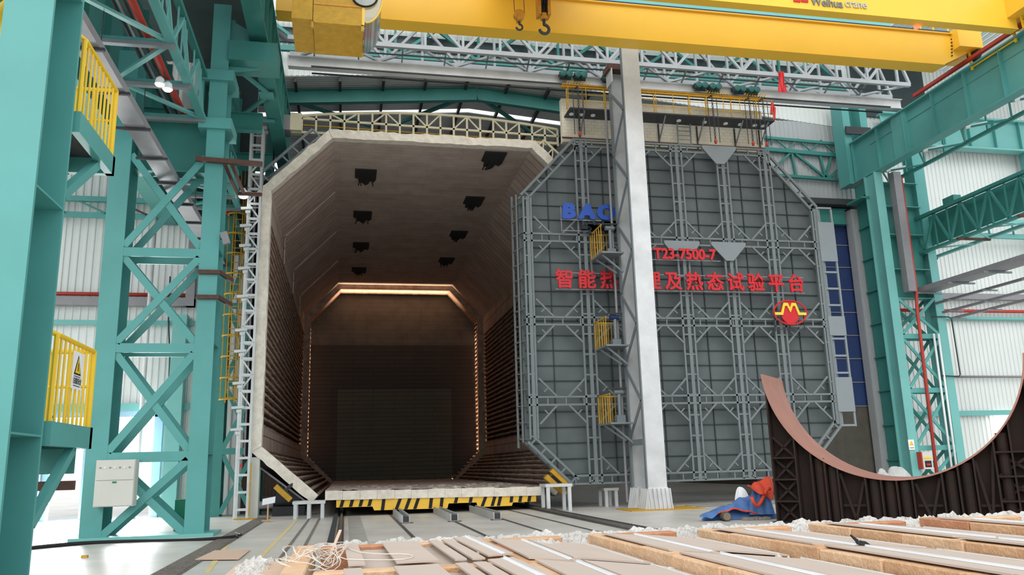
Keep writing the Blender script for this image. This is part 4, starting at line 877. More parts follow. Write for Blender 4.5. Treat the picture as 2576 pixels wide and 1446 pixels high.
for i, x in enumerate((26.68, 26.93)): pipe('white_pipe', [(x, 32.5, 7.1), (x-.05, 32.5, .06)], .05, WHITE, 'bright white conduit on the right lattice column, %s of the pair' % ('left' if i == 0 else 'right'))
single(B((26, 35.8, 3.6), (38, 35.8, 3.6), .15, .25), 'wall_rail', TEALP, 'teal level rail low on the right bay wall', 'rail')
struct(MB().box(32.3, 33.6, 35.7, 35.9, 2.3, 3.3), 'window_1', LAMPM, 'small bright window low in the right bay wall', 'window')
# sign and control box on the right column
ws = thing('warning_sign', 'small white warning sign with yellow triangle on the right lattice column', 'sign', (24.8, 32.58, 1.85))
wsb = part(MB().box(24.66, 24.95, 32.56, 32.59, 1.85, 2.3), 'board', WHITE, ws); part(MB().prism([(24.7, 2.06), (24.91, 2.06), (24.805, 2.25)], 'y', 32.54, 32.56), 'triangle', SIGNY, wsb, 'yellow triangle'); part(MB().box(24.7, 24.91, 32.55, 32.56, 1.93, 1.95), 'line', INK, wsb)
kb = thing('control_box', 'white control box with dark panel and yellow strip low on the right lattice column', 'control box', (25.3, 32.4, 1.0))
kc = part(MB().box(25.08, 25.56, 32.3, 32.59, 1.0, 1.75), 'case', CABW, kb); part(MB().box(25.16, 25.48, 32.28, 32.3, 1.08, 1.36), 'dark_panel', INK, kc); part(MB().box(25.14, 25.5, 32.28, 32.3, 1.44, 1.52), 'yellow_strip', SIGNY, kc); part(MB().box(25.22, 25.42, 32.27, 32.28, 1.16, 1.24), 'red_label', REDS, kc); part(MB().box(25.02, 25.08, 32.3, 32.59, 1.0, 1.75), 'side_panel', REDP, kb)
struct(MB().box(26.5, 31, 35.85, 35.95, 19.5, 22.5), 'darkening_panel_2', MATS.get('dark wall panel') or mat('dark wall panel', (70, 76, 82), .25), 'dark wall panel added high up to darken the wall behind the right runway beam', 'window')  # added dark sheet in place of glazing, darkens the wall above the rail
# roof members seen between the cranes
rb = thing('roof_beam', 'pale teal roof beam seen between the two yellow crane girders', 'roof beam', (18, 34, 23.5))
part(B((4, 34, 23.75), (32, 34, 23.75), .5, .5), 'beam', TEALP, rb)
for i in range(6): part(B((14+i*2.2, 34, 23.5), (14+i*2.2, 34, 21.2), .1), 'post', TEALP, rb)
part(B((4, 34, 22.6), (32, 34, 22.6), .25, .3), 'lower_beam', TEALP, rb)
wb = thing('wall_beam', 'teal wind beam on the end wall behind the silver girder', 'beam', (10, 35.4, 22))
part(B((-4, 35.4, 22.4), (26, 35.4, 22.4), .3, .3), 'top_beam', TEAL, wb); part(B((-4, 35.4, 20.75), (26, 35.4, 20.75), .2, .25), 'lower_beam', TEALD, wb)
for i in range(15):
    x = -4+i*2; part(B((x, 35.4, 20.75 if i % 2 else 22.3), (x+2, 35.4, 22.3 if i % 2 else 20.75), .14), 'diagonal', TEALD, wb)
    if i % 2: part(B((x, 35.4, 20.75), (x, 35.4, 22.3), .12), 'vertical', TEALD, wb)
struct(MB().box(-4, 26, 35.85, 35.95, 21.35, 22.1), 'window_2', mat('dark wall panel', (70, 76, 82), .25), 'dark strip window behind the teal wind beam', 'window')
# ================================================================== LEFT SIDE
bc = thing('crane_column', 'broad teal H column filling the left edge of the picture', 'column', (-3.65, 9.8, 0))
hleg(bc, -3.92, -3.4, 9.3, 10.27, 0, 15, TEAL, 1, (2.12, 4.82, 7.6, 10.4))
part(MB().box(-4.2, -3.1, 9.1, 10.5, 0, .05), 'base_plate', TEAL, bc)
part(MB().box(-6.9, -6.36, 9.3, 9.35, 0, 15).box(-6.9, -6.36, 10.22, 10.27, 0, 15).box(-6.6, -6.56, 9.35, 10.22, 0, 15), 'outer_leg', TEAL, bc)
for za, zb in ((1, 4), (4.2, 7.2), (7.4, 10.4)): part(B((-6.36, 9.33, za), (-3.92, 9.33, zb), .05, .14), 'brace', TEAL, bc)
part(MB().box(-4.05, -3.95, 9.5, 9.9, 6.3, 7.3), 'yellow_guard', YELR, bc, 'yellow guard at the far left edge')
lc = thing('lattice_column', 'teal lattice column on two legs with crossed braces left of the furnace', 'column', (-5.2, 24.6, 0))
XL0, XL1, XR0, XR1, YA, YB = -6.88, -6.33, -4.26, -3.74, 24.1, 25.05
hleg(lc, XL0, XL1, YA, YB, 0, 14.2, TEAL, 1, (2.2,)); hleg(lc, XR0, XR1, YA, YB, 0, 16.0, TEAL, 1, (2.2, 5.3, 8.1, 11.0))
part(MB().box(-7.05, -3.45, 23.8, 25.3, 0, .09), 'base_plate', TEALP, lc)
for z in (2.15, 5.15, 7.93): 
    for y in (YA+.03, YB-.03): part(B((XL1, y, z), (XR0, y, z), .05, .26), 'strut', TEAL, lc)
for za, zb in ((.1, 2.05), (2.3, 5.0), (5.3, 7.8), (8.1, 10.9)):
    for y in (YA+.03, YB-.03):
        part(B((XL1, y, za), (XR0, y, zb), .05, .2, (0,0,1)), 'brace', TEAL, lc); part(B((XL1, y+.03, zb), (XR0, y+.03, za), .05, .2, (0,0,1)), 'brace', TEAL, lc)
part(MB().box(XL1, XR0, 24.8, 24.86, 10.6, 12.3).box(XL1, XR0, 24.5, 25.05, 10.55, 10.6), 'cross_girder', TEALD, lc)
for z in (11.97, 13.55): part(MB().box(-4.5, -3.55, 23.98, 25.2, z-.17, z+.17), 'collar', TEAL, lc)
part(MB().box(-4.55, -4.42, 24.1, 24.9, 12.1, 13.4), 'side_plate', TEAL, lc)
part(MB().prism([(-4.3, 16.0), (-2.4, 14.9), (-2.4, 14.2), (-3.74, 13.9), (-4.3, 13.9)], 'y', 24.5, 24.56), 'bracket', TEAL, lc)
part(MB().box(-3.75, -2.3, 24.0, 25.1, 14.1, 14.75), 'bracket_beam', TEALD, lc)
for z in (10.72,):
    rb2 = thing('pipe_bracket', 'rusty brown bar bracket from the lattice column to the furnace frame', 'bracket', (-3.4, 23.9, 10.4))
    part(B((-4.5, 23.95, 10.78), (-2.6, 23.95, 10.7), .12, .14), 'bar', RUSTP, rb2); part(B((-3.7, 23.95, 10.72), (-3.5, 25.6, 10.3), .08), 'arm', RUSTP, rb2); part(B((-3.5, 23.95, 10.72), (-3.3, 25.6, 10.3), .08), 'arm', RUSTP, rb2); part(B((-3.5, 25.6, 10.3), (-2.75, 25.6, 10.3), .1), 'lower_bar', RUSTP, rb2)
for z, nm in ((7.36, 'upper'), (6.62, 'lower')):
    o = thing('column_clamp', 'rusty brown clamp bar round the right leg of the lattice column, %s of two' % nm, 'clamp', (-3.9, 24.3, z))
    part(B((-4.27, 24.05, z), (-3.65, 24.05, z), .1, .12), 'front_bar', RUSTP, o); part(B((-3.67, 24.05, z), (-3.45, 25.1, z-.02), .08, .12), 'side_bar', RUSTP, o)
fl = thing('flood_light', 'small dark flood light on the right leg of the lattice column', 'lamp', (-3.55, 24.4, 8.3)); part(MB().bar((-3.62, 24.0, 8.55), (-3.5, 24.0, 8.2), .14, .2), 'housing', GALV, fl); part(B((-3.7, 24.2, 8.4), (-3.55, 24.0, 8.4), .05), 'arm', DARKST, fl)
ec = thing('electric_cabinet', 'off white wall cabinet with two doors on the lattice column', 'cabinet', (-6, 23.9, .85))
part(MB().box(-6.48, -5.5, 23.7, 24.08, .87, 2.08), 'case', CABW, ec); ud = part(MB().box(-6.46, -5.52, 23.67, 23.7, 1.56, 2.06), 'upper_door', CABW, ec); ld = part(MB().box(-6.46, -5.52, 23.67, 23.7, .89, 1.54), 'lower_door', CABW, ec)
for k in range(7): part(MB().cyl((-6.36+k*.12, 23.645, 1.88), (-6.36+k*.12, 23.67, 1.88), .022, 8), 'lamp', WHITE if k % 2 else GALV, ud)
part(MB().box(-6.04, -5.94, 23.65, 23.67, 1.48, 1.52), 'latch', GREEN, ld)
gb = MB().box(-4.75, -4.4, 25.3, 25.7, 0, .95); single(gb, 'green_box', GREEN, 'tall green box standing behind the right leg of the lattice column', 'box')
# platforms with railings on the broad column
def platform(z, label, zg):
    o = thing('railed_platform', label, 'platform', (-3.65, 11.1, z)); Xa, Xb, Ya, Yb = -4.05, -3.36, 10.4, 12.0
    part(MB().box(Xb-.1, Xb, Ya, Yb, z-.28, z), 'edge_beam', TEAL, o); part(MB().box(Xa, Xa+.1, Ya, Yb, z-.28, z), 'edge_beam', TEAL, o); part(MB().box(Xa, Xb, Yb-.1, Yb, z-.28, z), 'end_beam', TEAL, o)
    part(MB().box(Xa+.1, Xb-.1, Ya, Yb-.1, z-.05, z-.02), 'deck', DARKST, o, 'dark deck plate')
    for k in range(10):
        y = Ya+.06+k*(Yb-Ya-.1)/9; r = .032 if k in (0, 9) else .016; part(MB().cyl((Xb-.05, y, z), (Xb-.05, y, z+1.03), r, 8), 'baluster', YELR, o)
    for k in range(3): part(MB().cyl((Xa+.1+k*.25, Yb-.05, z), (Xa+.1+k*.25, Yb-.05, z+1.03), .018, 8), 'baluster', YELR, o)
    part(MB().tube([(Xb-.3, Ya-.05, z+1.05), (Xb-.1, Ya+.02, z+1.05), (Xb-.05, Ya+.1, z+1.03), (Xb-.05, Yb-.05, z+1.03), (Xa+.1, Yb-.05, z+1.03)], .032, 8), 'hand_rail', YELR, o)
    part(MB().tube([(Xb-.05, Yb-.05, z+.55), (Xa+.1, Yb-.05, z+.55)], .02, 8), 'middle_rail', YELR, o)
    part(MB().prism([(10.3, z-.28), (11.5, z-.28), (10.3, z-1.2)], 'x', Xa+.1, Xa+.14) if False else B((Xb-.1, 11.5, z-.3), (Xb-.1, 10.3, z-1.15), .1, .12), 'bracket', TEAL, o)
    if zg == 1: part(B((-3.95, 11.9, z-.75), (-3.5, 11.9, z-.75), .1, .12), 'cross_bar', RUSTP, o, 'brown cross bar'); part(MB().box(-3.95, -3.5, 11.8, 11.85, z-.6, z-.28), 'end_plate', TEALD, o)
    return o
platform(6.18, 'upper platform with a yellow railing on the broad teal column', 5); platform(2.3, 'lower platform with a yellow railing and warning sign behind the broad teal column', 1)
wp = thing('warning_sign', 'white warning sign with a black edged yellow triangle on the lower yellow railing', 'sign', (-3.36, 11.2, 2.75))
wbd = part(MB().box(-3.37, -3.36, 10.98, 11.33, 2.74, 3.21), 'board', WHITE, wp)
part(MB().prism([(11.02, 2.92), (11.29, 2.92), (11.155, 3.17)], 'x', -3.36, -3.357), 'triangle_edge', INK, wbd); part(MB().prism([(11.06, 2.94), (11.25, 2.94), (11.155, 3.13)], 'x', -3.357, -3.354), 'triangle', SIGNY, wbd)
part(MB().prism([(11.14, 2.97), (11.17, 2.97), (11.165, 3.07), (11.145, 3.07)], 'x', -3.354, -3.352), 'mark', INK, wbd)
text_part('注意安全', 'lettering', .085, INK, wbd, (-3.35, 11.155, 2.81), .95, .001, .001, math.pi/2)
for z in (2.895, 2.775): part(MB().box(-3.36, -3.356, 11.03, 11.28, z, z+.008), 'line', INK, wbd)
# left runway: box girder and bracing
lr = thing('runway_beam', 'dark teal crane runway beam running over the top of the left columns', 'runway beam', (-2.9, 30, 15))
part(MB().box(-2.95, -2.9, 4, 35.9, 15.1, 17.1), 'web', TEALD, lr); part(MB().box(-3.2, -2.65, 4, 35.9, 15.0, 15.1), 'bottom_flange', TEALD, lr); part(MB().box(-3.2, -2.65, 4, 35.9, 17.1, 17.2), 'top_flange', TEALD, lr); part(MB().box(-2.97, -2.83, 4, 35.9, 17.2, 17.35), 'crane_rail', RAIL, lr)
for i in range(14): part(MB().box(-2.9, -2.67, 20+i*1.15, 20.03+i*1.15, 15.1, 17.1), 'stiffener', TEALD, lr)
vb = thing('portal_bracing', 'teal K bracing lying level between the left runway beam and its outer tie bar', 'bracing', (-3.6, 29, 15))
part(B((-4.3, 25.1, 14.95), (-4.3, 30.9, 14.95), .16), 'tie_bar', TEALD, vb)
nodes = [((-4.2, 25.4), (-2.9, 28.1)), ((-2.9, 28.1), (-4.3, 30.4)), ((-4.3, 30.4), (-2.9, 30.4))]
for a, b in nodes: part(B((a[0], a[1], 14.93), (b[0], b[1], 14.93), .15, .08), 'brace', TEAL, vb)
for y, x in ((28.1, -3.0), (30.4, -4.2)): part(MB().box(x-.25, x+.25, y-.3, y+.3, 14.88, 14.9), 'node_plate', TEAL, vb)
l2 = thing('lattice_column', 'second teal lattice column standing behind the yellow caged ladder', 'column', (-5.4, 34.8, 0))
hleg(l2, -5.3, -4.8, 34.4, 35.2, 0, 18.0, TEALD, 1, ()); hleg(l2, -3.6, -3.3, 34.4, 35.2, 0, 18.0, TEALD, 1, ())
for z in (2.5, 5.2, 8.4, 12.6): part(B((-4.8, 34.4, z), (-3.6, 34.4, z), .06, .24), 'strut', TEALD, l2)
for za, zb in ((.1, 2.4), (2.6, 5.1), (5.4, 8.3), (8.6, 12.4)): part(B((-4.8, 34.42, za), (-3.6, 34.42, zb), .05, .18), 'brace', TEALD, l2); part(B((-4.8, 34.45, zb), (-3.6, 34.45, za), .05, .18), 'brace', TEALD, l2)
# caged ladder
lad = thing('caged_ladder', 'yellow ladder with safety hoops left of the furnace frame', 'ladder', (-4.6, 33.9, 4.4))
for x in (-4.75, -4.4): part(B((x, 34.1, 4.4), (x, 34.1, 13.3), .05), 'ladder_side', YELO, lad)
for k in range(28): part(B((-4.75, 34.1, 4.6+k*.31), (-4.4, 34.1, 4.6+k*.31), .03), 'rung', YELO, lad)
for k in range(11):
    z = 4.5+k*.85; part(MB().tube([(-4.58+.36*math.cos(t), 33.85-.36*math.sin(t), z) for t in [i*math.pi/8 for i in range(-1, 10)]], .032, 6), 'hoop', YELO, lad)
part(MB().bar((-4.75, 34.12, 5.3), (-4.85, 34.5, 5.3), .04).bar((-4.75, 34.12, 9), (-4.85, 34.5, 9), .04), 'wall_tie', YELO, lad)
for t in (.5, 1.57, 2.6): part(B((-4.58+.36*math.cos(t), 33.85-.36*math.sin(t), 4.5), (-4.58+.36*math.cos(t), 33.85-.36*math.sin(t), 13.0), .03), 'cage_bar', YELO, lad)
lp = thing('railed_platform', 'dim yellow railed landing at the top of the caged ladder', 'platform', (-4.4, 34, 13.3)); part(MB().box(-5.2, -3.95, 33.3, 34.3, 13.2, 13.3), 'deck', DARKST, lp)
for k in range(9): part(B((-5.15+k*.145, 33.32, 13.3), (-5.15+k*.145, 33.32, 14.3), .03), 'baluster', YELO, lp)
part(B((-5.2, 33.32, 14.3), (-3.95, 33.32, 14.3), .04), 'hand_rail', YELO, lp)
# auxiliary truss beside the runway
def truss(y0, y1, label, n):
    o = thing('runway_truss', label, 'truss', (-5.3, (y0+y1)/2, 12))
    part(B((-4.4, y0, 12.1), (-4.4, y1, 12.1), .22, .12), 'bottom_chord', TEAL, o); part(B((-6.3, y0, 12.1), (-6.3, y1, 12.1), .22, .12), 'bottom_chord', TEAL, o); part(B((-4.4, y0, 13.5), (-4.4, y1, 13.5), .18, .14), 'top_chord', TEALD, o)
    st = (y1-y0)/n
    for i in range(n+1):
        y = y0+i*st; part(B((-6.4, y, 12.0), (-4.3, y, 12.0), .16, .1), 'cross_tie', SILVD, o, 'grey brown cross tie'); part(B((-6.3, y+.12, 12.15), (-4.4, y+.12, 12.15), .12), 'cross_bar', TEAL, o)
        if i < n:
            a, b = (-6.3, -4.4) if i % 2 else (-4.4, -6.3); part(B((a, y, 12.1), (b, y+st, 12.1), .13, .08), 'diagonal', TEALP if i % 2 else TEAL, o)
            part(B((-4.4, y, 12.15), (-4.4, y+st/2, 13.45), .1), 'web_diagonal', TEALP, o); part(B((-4.4, y+st, 12.15), (-4.4, y+st/2, 13.45), .1), 'web_diagonal', TEALP, o)
            for q in (.25, .5, .75): part(B((-4.4, y+st*q, 12.15), (-4.4, y+st*q, 13.45), .04), 'web_rod', TEALP, o)
    return o
truss(10.5, 24.0, 'teal runway truss with cross ties from the broad column to the lattice column', 6); truss(25.2, 32.6, 'teal runway truss continuing behind the lattice column to the end wall', 5)
cr = thing('cable_tray', 'grey perforated cable tray running under the left runway truss', 'cable tray', (-5.25, 24, 10))
part(MB().box(-5.5, -5.0, 10.5, 35.5, 10.1, 10.13).box(-5.5, -5.47, 10.5, 35.5, 10.13, 10.3).box(-5.03, -5.0, 10.5, 35.5, 10.13, 10.3), 'tray', GALV, cr)
for i in range(12): part(B((-5.7, 12.2+i*2, 10.06), (-4.9, 12.2+i*2, 10.06), .07), 'support', DARKST, cr)
for i, y in enumerate((14.2, 18.2, 22.2, 26.2, 30.2)): part(MB().cyl((-5.6, y, 10.1), (-5.6, y, 12.1), .012, 6), 'hanger_rod', DARKST, cr)
pipe('red_pipe', [(-5.0, 10.5, 12.35), (-5.0, 35.5, 12.32)], .1, REDP, 'red fire pipe running along the left runway truss')
for i in range(3): pipe('power_cable', [(-5.25-i*.13, 10.5, 12.5), (-5.25-i*.13, 22, 12.48), (-5.25-i*.13, 35.5, 12.45)], .045, DARKST if i != 1 else GALV, 'cable along the left runway truss beside the red fire pipe, %s' % ['nearest the pipe', 'middle one', 'farthest from the pipe'][i], 'cable')
og = thing('plate_girder', 'dark teal plate girder behind the left runway truss', 'girder', (-7.6, 22, 14)); part(MB().box(-7.65, -7.6, 3, 35.8, 12.3, 18.5), 'web', TEALD, og); part(MB().box(-7.9, -7.3, 3, 35.8, 12.2, 12.3), 'bottom_flange', TEALD, og)
for i in range(14): part(MB().box(-7.6, -7.4, 6+i*2.1, 6.05+i*2.1, 12.3, 18.5), 'stiffener', TEALD, og)
for i, y in enumerate((13.0, 17.5, 29, 33)):
    single(MB().ibeam((-7.6, y, 14.2), (-3.2, y, 14.2), .3, .7, .03), 'cross_beam', TEALD, 'dark teal cross beam above the left runway truss, %s' % ['nearest', 'second', 'third', 'farthest'][i], 'beam', 'cross beams over the left truss')
# lights
hl = thing('high_bay_lamp', 'bright twin lamp hanging among the left trusses', 'lamp', (-4.85, 21, 11.5))
for dx, dz in ((-.1, .08), (.1, -.05)): sh_ = part(MB().lathe([(.13, 0), (.1, .16), (.04, .22)], (-4.85+dx, 21, 11.6+dz), 'z', 16), 'shade', WHITE, hl); part(MB().lathe([(.02, -.06), (.09, -.04), (.12, 0)], (-4.85+dx, 21, 11.6+dz), 'z', 16), 'bulb', LAMPM, sh_, 'glowing bulb')
part(MB().cyl((-4.85, 21, 11.85), (-4.85, 21, 12.06), .02, 6), 'rod', DARKST, hl)
h2_ = thing('high_bay_lamp', 'bright lamp beside the top of the furnace side frame', 'lamp', (-4.02, 31, 12)); sh_ = part(MB().lathe([(.2, 0), (.16, .16), (.06, .3)], (-4.02, 31, 12.05), 'z', 16), 'shade', WHITE, h2_); part(MB().lathe([(.02, -.12), (.14, -.08), (.19, 0)], (-4.02, 31, 12.05), 'z', 16), 'bulb', LAMPM, sh_, 'glowing bulb'); part(MB().bar((-4.02, 31, 12.35), (-3.9, 31.6, 12.6), .03), 'arm', DARKST, h2_)
# on the left end wall
pipe('red_pipe', [(-17, 35.75, 9.1), (-6.4, 35.75, 9.1)], .08, REDP, 'red level pipe on the left end wall')
single(MB().box(-17, -6.4, 35.55, 35.9, 8.6, 8.95), 'cable_duct', GALV, 'grey level cable duct under the red pipe on the left end wall', 'duct')
single(MB().box(-6.75, -6.4, 35.5, 35.9, 8.6, 11.5), 'cable_duct', GALV, 'grey upright cable duct at the right end of the left end wall', 'duct')
single(B((-17, 35.8, 7.9), (-6.4, 35.8, 7.9), .12, .2), 'wall_rail', TEALP, 'teal level rail below the grey duct on the left end wall', 'rail')
single(B((-17, 35.8, 4.4), (-6.4, 35.8, 4.4), .12, .3), 'wall_rail', TEALP, 'teal level rail above the bright doorways', 'rail')
wl2 = thing('wind_beam', 'teal lattice wind beam high on the left end wall', 'beam', (-9, 35.4, 12.5))
for z in (12.45, 13.15): part(B((-17, 35.5, z), (-6.5, 35.5, z), .2, .22), 'chord', TEAL, wl2)
for i in range(6): part(B((-16+i*1.6, 35.5, 13.05), (-14.9+i*1.6, 35.3, 12.5), .08), 'diagonal', TEALD if i % 2 else RUSTP, wl2)
pipe('down_pipe', [(-8.1, 35.25, 14), (-8.1, 35.25, .0)], .09, SILV, 'shiny down pipe on the left end wall behind the crossed braces')
pipe('hanging_cable', [(-7.45, 35.7, 9.9), (-7.4, 35.68, 8), (-7.25, 35.66, 6.5), (-7.2, 35.7, 4.4)], .03, DARKST, 'dark cable hanging on the left end wall', 'cable')
single(MB().box(-7.15, -6.6, 35.3, 35.9, 0, 8.2), 'wall_column', TEALP, 'pale teal wall column at the right end of the left end wall', 'column')
# small things at the foot of the furnace
pk = thing('placard_stand', 'small white placard on a wooden post at the foot of the furnace frame', 'placard', (-2.55, 29.6, 0))
part(B((-2.56, 29.6, .02), (-2.56, 29.6, .62), .05), 'post', WOOD, pk); part(MB().bar((-2.75, 29.6, .04), (-2.37, 29.6, .04), .06).bar((-2.56, 29.45, .04), (-2.56, 29.8, .04), .06), 'foot', WOOD, pk); part(MB().plate([(-2.75, 29.55, .55), (-2.33, 29.55, .62), (-2.33, 29.68, .82), (-2.75, 29.68, .75)], .02), 'board', WHITE, pk)
mc = thing('drive_unit', 'dark drive unit with motor under the left corner of the furnace', 'motor', (-2.2, 33.4, 0)); part(MB().box(-2.7, -1.5, 33.1, 33.9, 0, .35), 'base', DARKST, mc); part(MB().cyl((-2.6, 33.4, .62), (-1.7, 33.4, .62), .28, 18), 'motor', DARKST, mc); part(MB().cyl((-3.6, 33.5, .42), (-2.7, 33.5, .42), .14, 14), 'duct', GALV, mc)
for i, (pts) in enumerate(([(-7.9, 21.6, .03), (-6.8, 23.3, .03), (-5.4, 23.2, .03), (-4.2, 22.6, .03), (-3.2, 22.7, .03), (-2.6, 23.4, .03), (-3.0, 24.6, .03)], [(-7.9, 21.4, .03), (-6.4, 23.0, .03), (-4.6, 22.9, .03), (-3.4, 22.4, .03), (-2.6, 22.6, .03), (-2.9, 23.6, .03)])):
    v = [Vector(p) for p in pts]; sm = []
    for k in range(len(v)-1):
        for t in range(6): sm.append(v[k].lerp(v[k+1], t/6))
    for _ in range(6): sm = [sm[0]]+[(sm[j-1]+sm[j]*2+sm[j+1])/4 for j in range(1, len(sm)-1)]+[sm[-1]]
    pipe('floor_cable', sm, .03, BLACK, 'black cable lying on the floor before the lattice column, %s' % ('outer' if i else 'inner'), 'cable')
q = MB(); q.plate([(-2.84, 17.42, .03), (-2.74, 19.24, .03), (-1.98, 19.04, .03), (-1.99, 17.09, .03)], .012); single(q, 'cardboard_sheet', CARDT, 'tan cardboard sheet lying flat on the floor by the drain', 'cardboard')
q = MB(); q.box(-5.4, -5.28, 19.2, 19.3, 0, .05); single(q, 'wood_scrap', YELO, 'tiny ochre scrap on the bright floor at the left', 'scrap')
# ================================================================== TRACKS
def rail(x, ya, yb, label, rack=0):
    o = thing('track_rail', label, 'rail', (x, (ya+yb)/2, 0)); part(MB().box(x-.09, x+.09, ya, yb, .0, .02), 'rail_foot', RAIL, o); part(MB().box(x-.02, x+.02, ya, yb, .02, .07), 'rail_web', RAIL, o); part(MB().box(x-.04, x+.04, ya, yb, .07, .11), 'rail_head', RAIL, o)
    if rack:
        mb = MB(); mb.box(x+rack*.2-.06, x+rack*.2+.06, ya, yb, 0, .05)
        y = ya
        while y < yb: mb.box(x+rack*.2-.07, x+rack*.2+.07, y, y+.09, .05, .1); y += .2
        part(mb, 'rack', DARKST, o, 'dark toothed rack')
rail(-.1, 4.6, 58, 'left running rail of the furnace track with a toothed rack', -1)
rail(7.0, 4.6, 58, 'right running rail of the furnace track with a toothed rack', 1)
for i, x in enumerate((1.65, 3.35, 4.9, 6.1)):
    mb = MB().box(x-.05, x+.05, 4.6, 58, .0, .012); single(mb, 'floor_channel', RAIL, 'flush steel channel in the floor between the rails, %s from the left' % ['first', 'second', 'third', 'fourth'][i], 'floor channel', 'flush channels between the rails')
single(MB().box(.12, .55, 4.6, 31, 0, .006), 'floor_strip', CONCD, 'worn strip of floor right of the left rail', 'floor strip')
for i in range(2): single(MB().box(-1.25+i*.35, -1.18+i*.35, 8, 30.5, 0, .012), 'floor_channel', GRAT, 'perforated strip in the floor left of the left rail, %s' % ('outer' if i == 0 else 'inner'), 'floor channel')
for i, (x, y) in enumerate(((1.86, 26.0), (3.34, 25.85), (4.68, 25.76))):
    o = thing('rail_beam', 'short galvanised channel beam sticking out from under the car, %s of three' % ['left', 'middle', 'right'][i], 'channel beam', (x, y+2.4, 0), 'channel beams under the furnace car')
    part(MB().box(x-.13, x+.13, y, 30.9, .0, .03).box(x-.13, x-.09, y, 30.9, .03, .24).box(x+.09, x+.13, y, 30.9, .03, .24), 'channel', STUB, o)
    part(MB().box(x-.08, x+.08, y+.02, y+.1, .03, .2), 'end_block', DARKST, o, 'dark end block'); part(MB().box(x-.2, x+.22, y-.08, y+.15, 0, .015), 'foot_plate', RUSTP, o)
for i in range(5): single(MB().box(12.5, 24, 28.4+i*1.0, 28.5+i*1.0, 0, .015), 'floor_channel', RAIL, 'dark cross track in the floor behind the silver column, %s from the front' % ['first', 'second', 'third', 'fourth', 'fifth'][i], 'floor channel')
# ================================================================== RUSTY CRADLE
A50 = math.radians(44); P0 = Vector((11.0, 20.0, 0)); TT = Vector((math.cos(A50), -math.sin(A50), 0)); NN = Vector((math.sin(A50), math.cos(A50), 0))
def cr3(u, z, n): return P0+TT*u+NN*n+Vector((0, 0, z))
UC, ZC, RC = 2.97, 4.08, 3.0; UW = 5.93; ARC = [math.pi+.07+(math.pi-.14)*i/48 for i in range(49)]
cd_ = thing('rust_cradle', 'dark rusty welded cradle with a half round red brown saddle plate at the right', 'cradle', (14, 18, 0))
mb = MB(); W_ = 2.0
for a, b in zip(ARC, ARC[1:]):
    q = []
    for n in (-.04, W_):
        for t, r in ((a, RC), (b, RC), (b, RC+.04), (a, RC+.04)): q.append(cr3(UC+r*math.cos(t), ZC+r*math.sin(t), n))
    mb.hexa(q)
part(mb, 'saddle_plate', RUSTR, cd_, 'red brown curved plate')
def under(u): return ZC-math.sqrt(max(.0, (RC+.04)**2-(u-UC)**2))
def web(n0, n1):
    mb = MB(); N = 60; us = [UW*i/N for i in range(N+1)]; k = len(mb.v)
    for n in (n0, n1):
        for u in us: mb.v.append(tuple(cr3(u, 0, n))); mb.v.append(tuple(cr3(u, min(3.84, under(u)), n)))
    M_ = 2*(N+1)
    for i in range(N):
        a = 2*i; mb.f.append((a, a+2, a+3, a+1)); b = M_+a; mb.f.append((b, b+1, b+3, b+2)); mb.f.append((a+1, a+3, b+3, b+1)); mb.f.append((a, b, b+2, a+2))
    mb.f.append((0, 1, M_+1, M_)); e = 2*N; mb.f.append((e, M_+e, M_+e+1, e+1)); return mb
part(web(.30, .34), 'front_web', RUST, cd_); part(web(1.7, 1.74), 'rear_web', RUST, cd_)
for u in (0.02, .62, 1.0, 1.32, 1.62, 2.25, 2.6, 2.95, 3.3, 3.95, 4.3, 4.65, 5.1, 5.45, 5.9):
    zt = min(3.8, under(u)); part(MB().hexa([cr3(u-.02, 0, -.02), cr3(u+.02, 0, -.02), cr3(u+.02, 0, .3), cr3(u-.02, 0, .3), cr3(u-.02, zt, -.02), cr3(u+.02, zt, -.02), cr3(u+.02, zt, .3), cr3(u-.02, zt, .3)]), 'stiffener', RUST, cd_)
for ua, ub in ((.04, .6), (5.12, 5.9)):
    for z in (.55, 1.1, 1.65, 2.2, 2.75):
        if min(under(ua), under(ub)) > z: part(MB().hexa([cr3(ua, z-.02, -.01), cr3(ub, z-.02, -.01), cr3(ub, z-.02, .3), cr3(ua, z-.02, .3), cr3(ua, z+.02, -.01), cr3(ub, z+.02, -.01), cr3(ub, z+.02, .3), cr3(ua, z+.02, .3)]), 'shelf_plate', RUST, cd_)
    for z in (0, .55, 1.1, 1.65):
        if z+.5 > min(under(ua), under(ub)): continue
        for s in (0, 1): part(MB().bar(cr3(ua if s else ub, z, .15), cr3(ub if s else ua, z+.55, .15), .06), 'cross_brace', RUST, cd_)
for ua, ub, zt in ((1.66, 2.2, .0), (3.36, 3.9, 0), (4.68, 5.08, 0)):
    part(MB().bar(cr3(ua, under(ua)-.1, .12), cr3((ua+ub)/2, .1, .12), .06), 'cross_brace', RUST, cd_); part(MB().bar(cr3(ub, under(ub)-.1, .12), cr3((ua+ub)/2, .1, .12), .06), 'cross_brace', RUST, cd_); part(MB().bar(cr3(ua, .45, .14), cr3(ub, .45, .14), .05), 'shelf_plate', RUST, cd_)
for u in (1.16, 1.48, 2.43, 2.78, 3.12, 4.12, 4.48, 5.28):
    part(MB().cyl(cr3(u, 0, .2), cr3(u, under(u)-.02, .2), .13, 14), 'pipe_stiffener', RUST, cd_)
part(MB().hexa([cr3(-.1, 0, -.1), cr3(UW+.1, 0, -.1), cr3(UW+.1, 0, 1.9), cr3(-.1, 0, 1.9), cr3(-.1, .04, -.1), cr3(UW+.1, .04, -.1), cr3(UW+.1, .04, 1.9), cr3(-.1, .04, 1.9)]), 'base_plate', RUST, cd_)
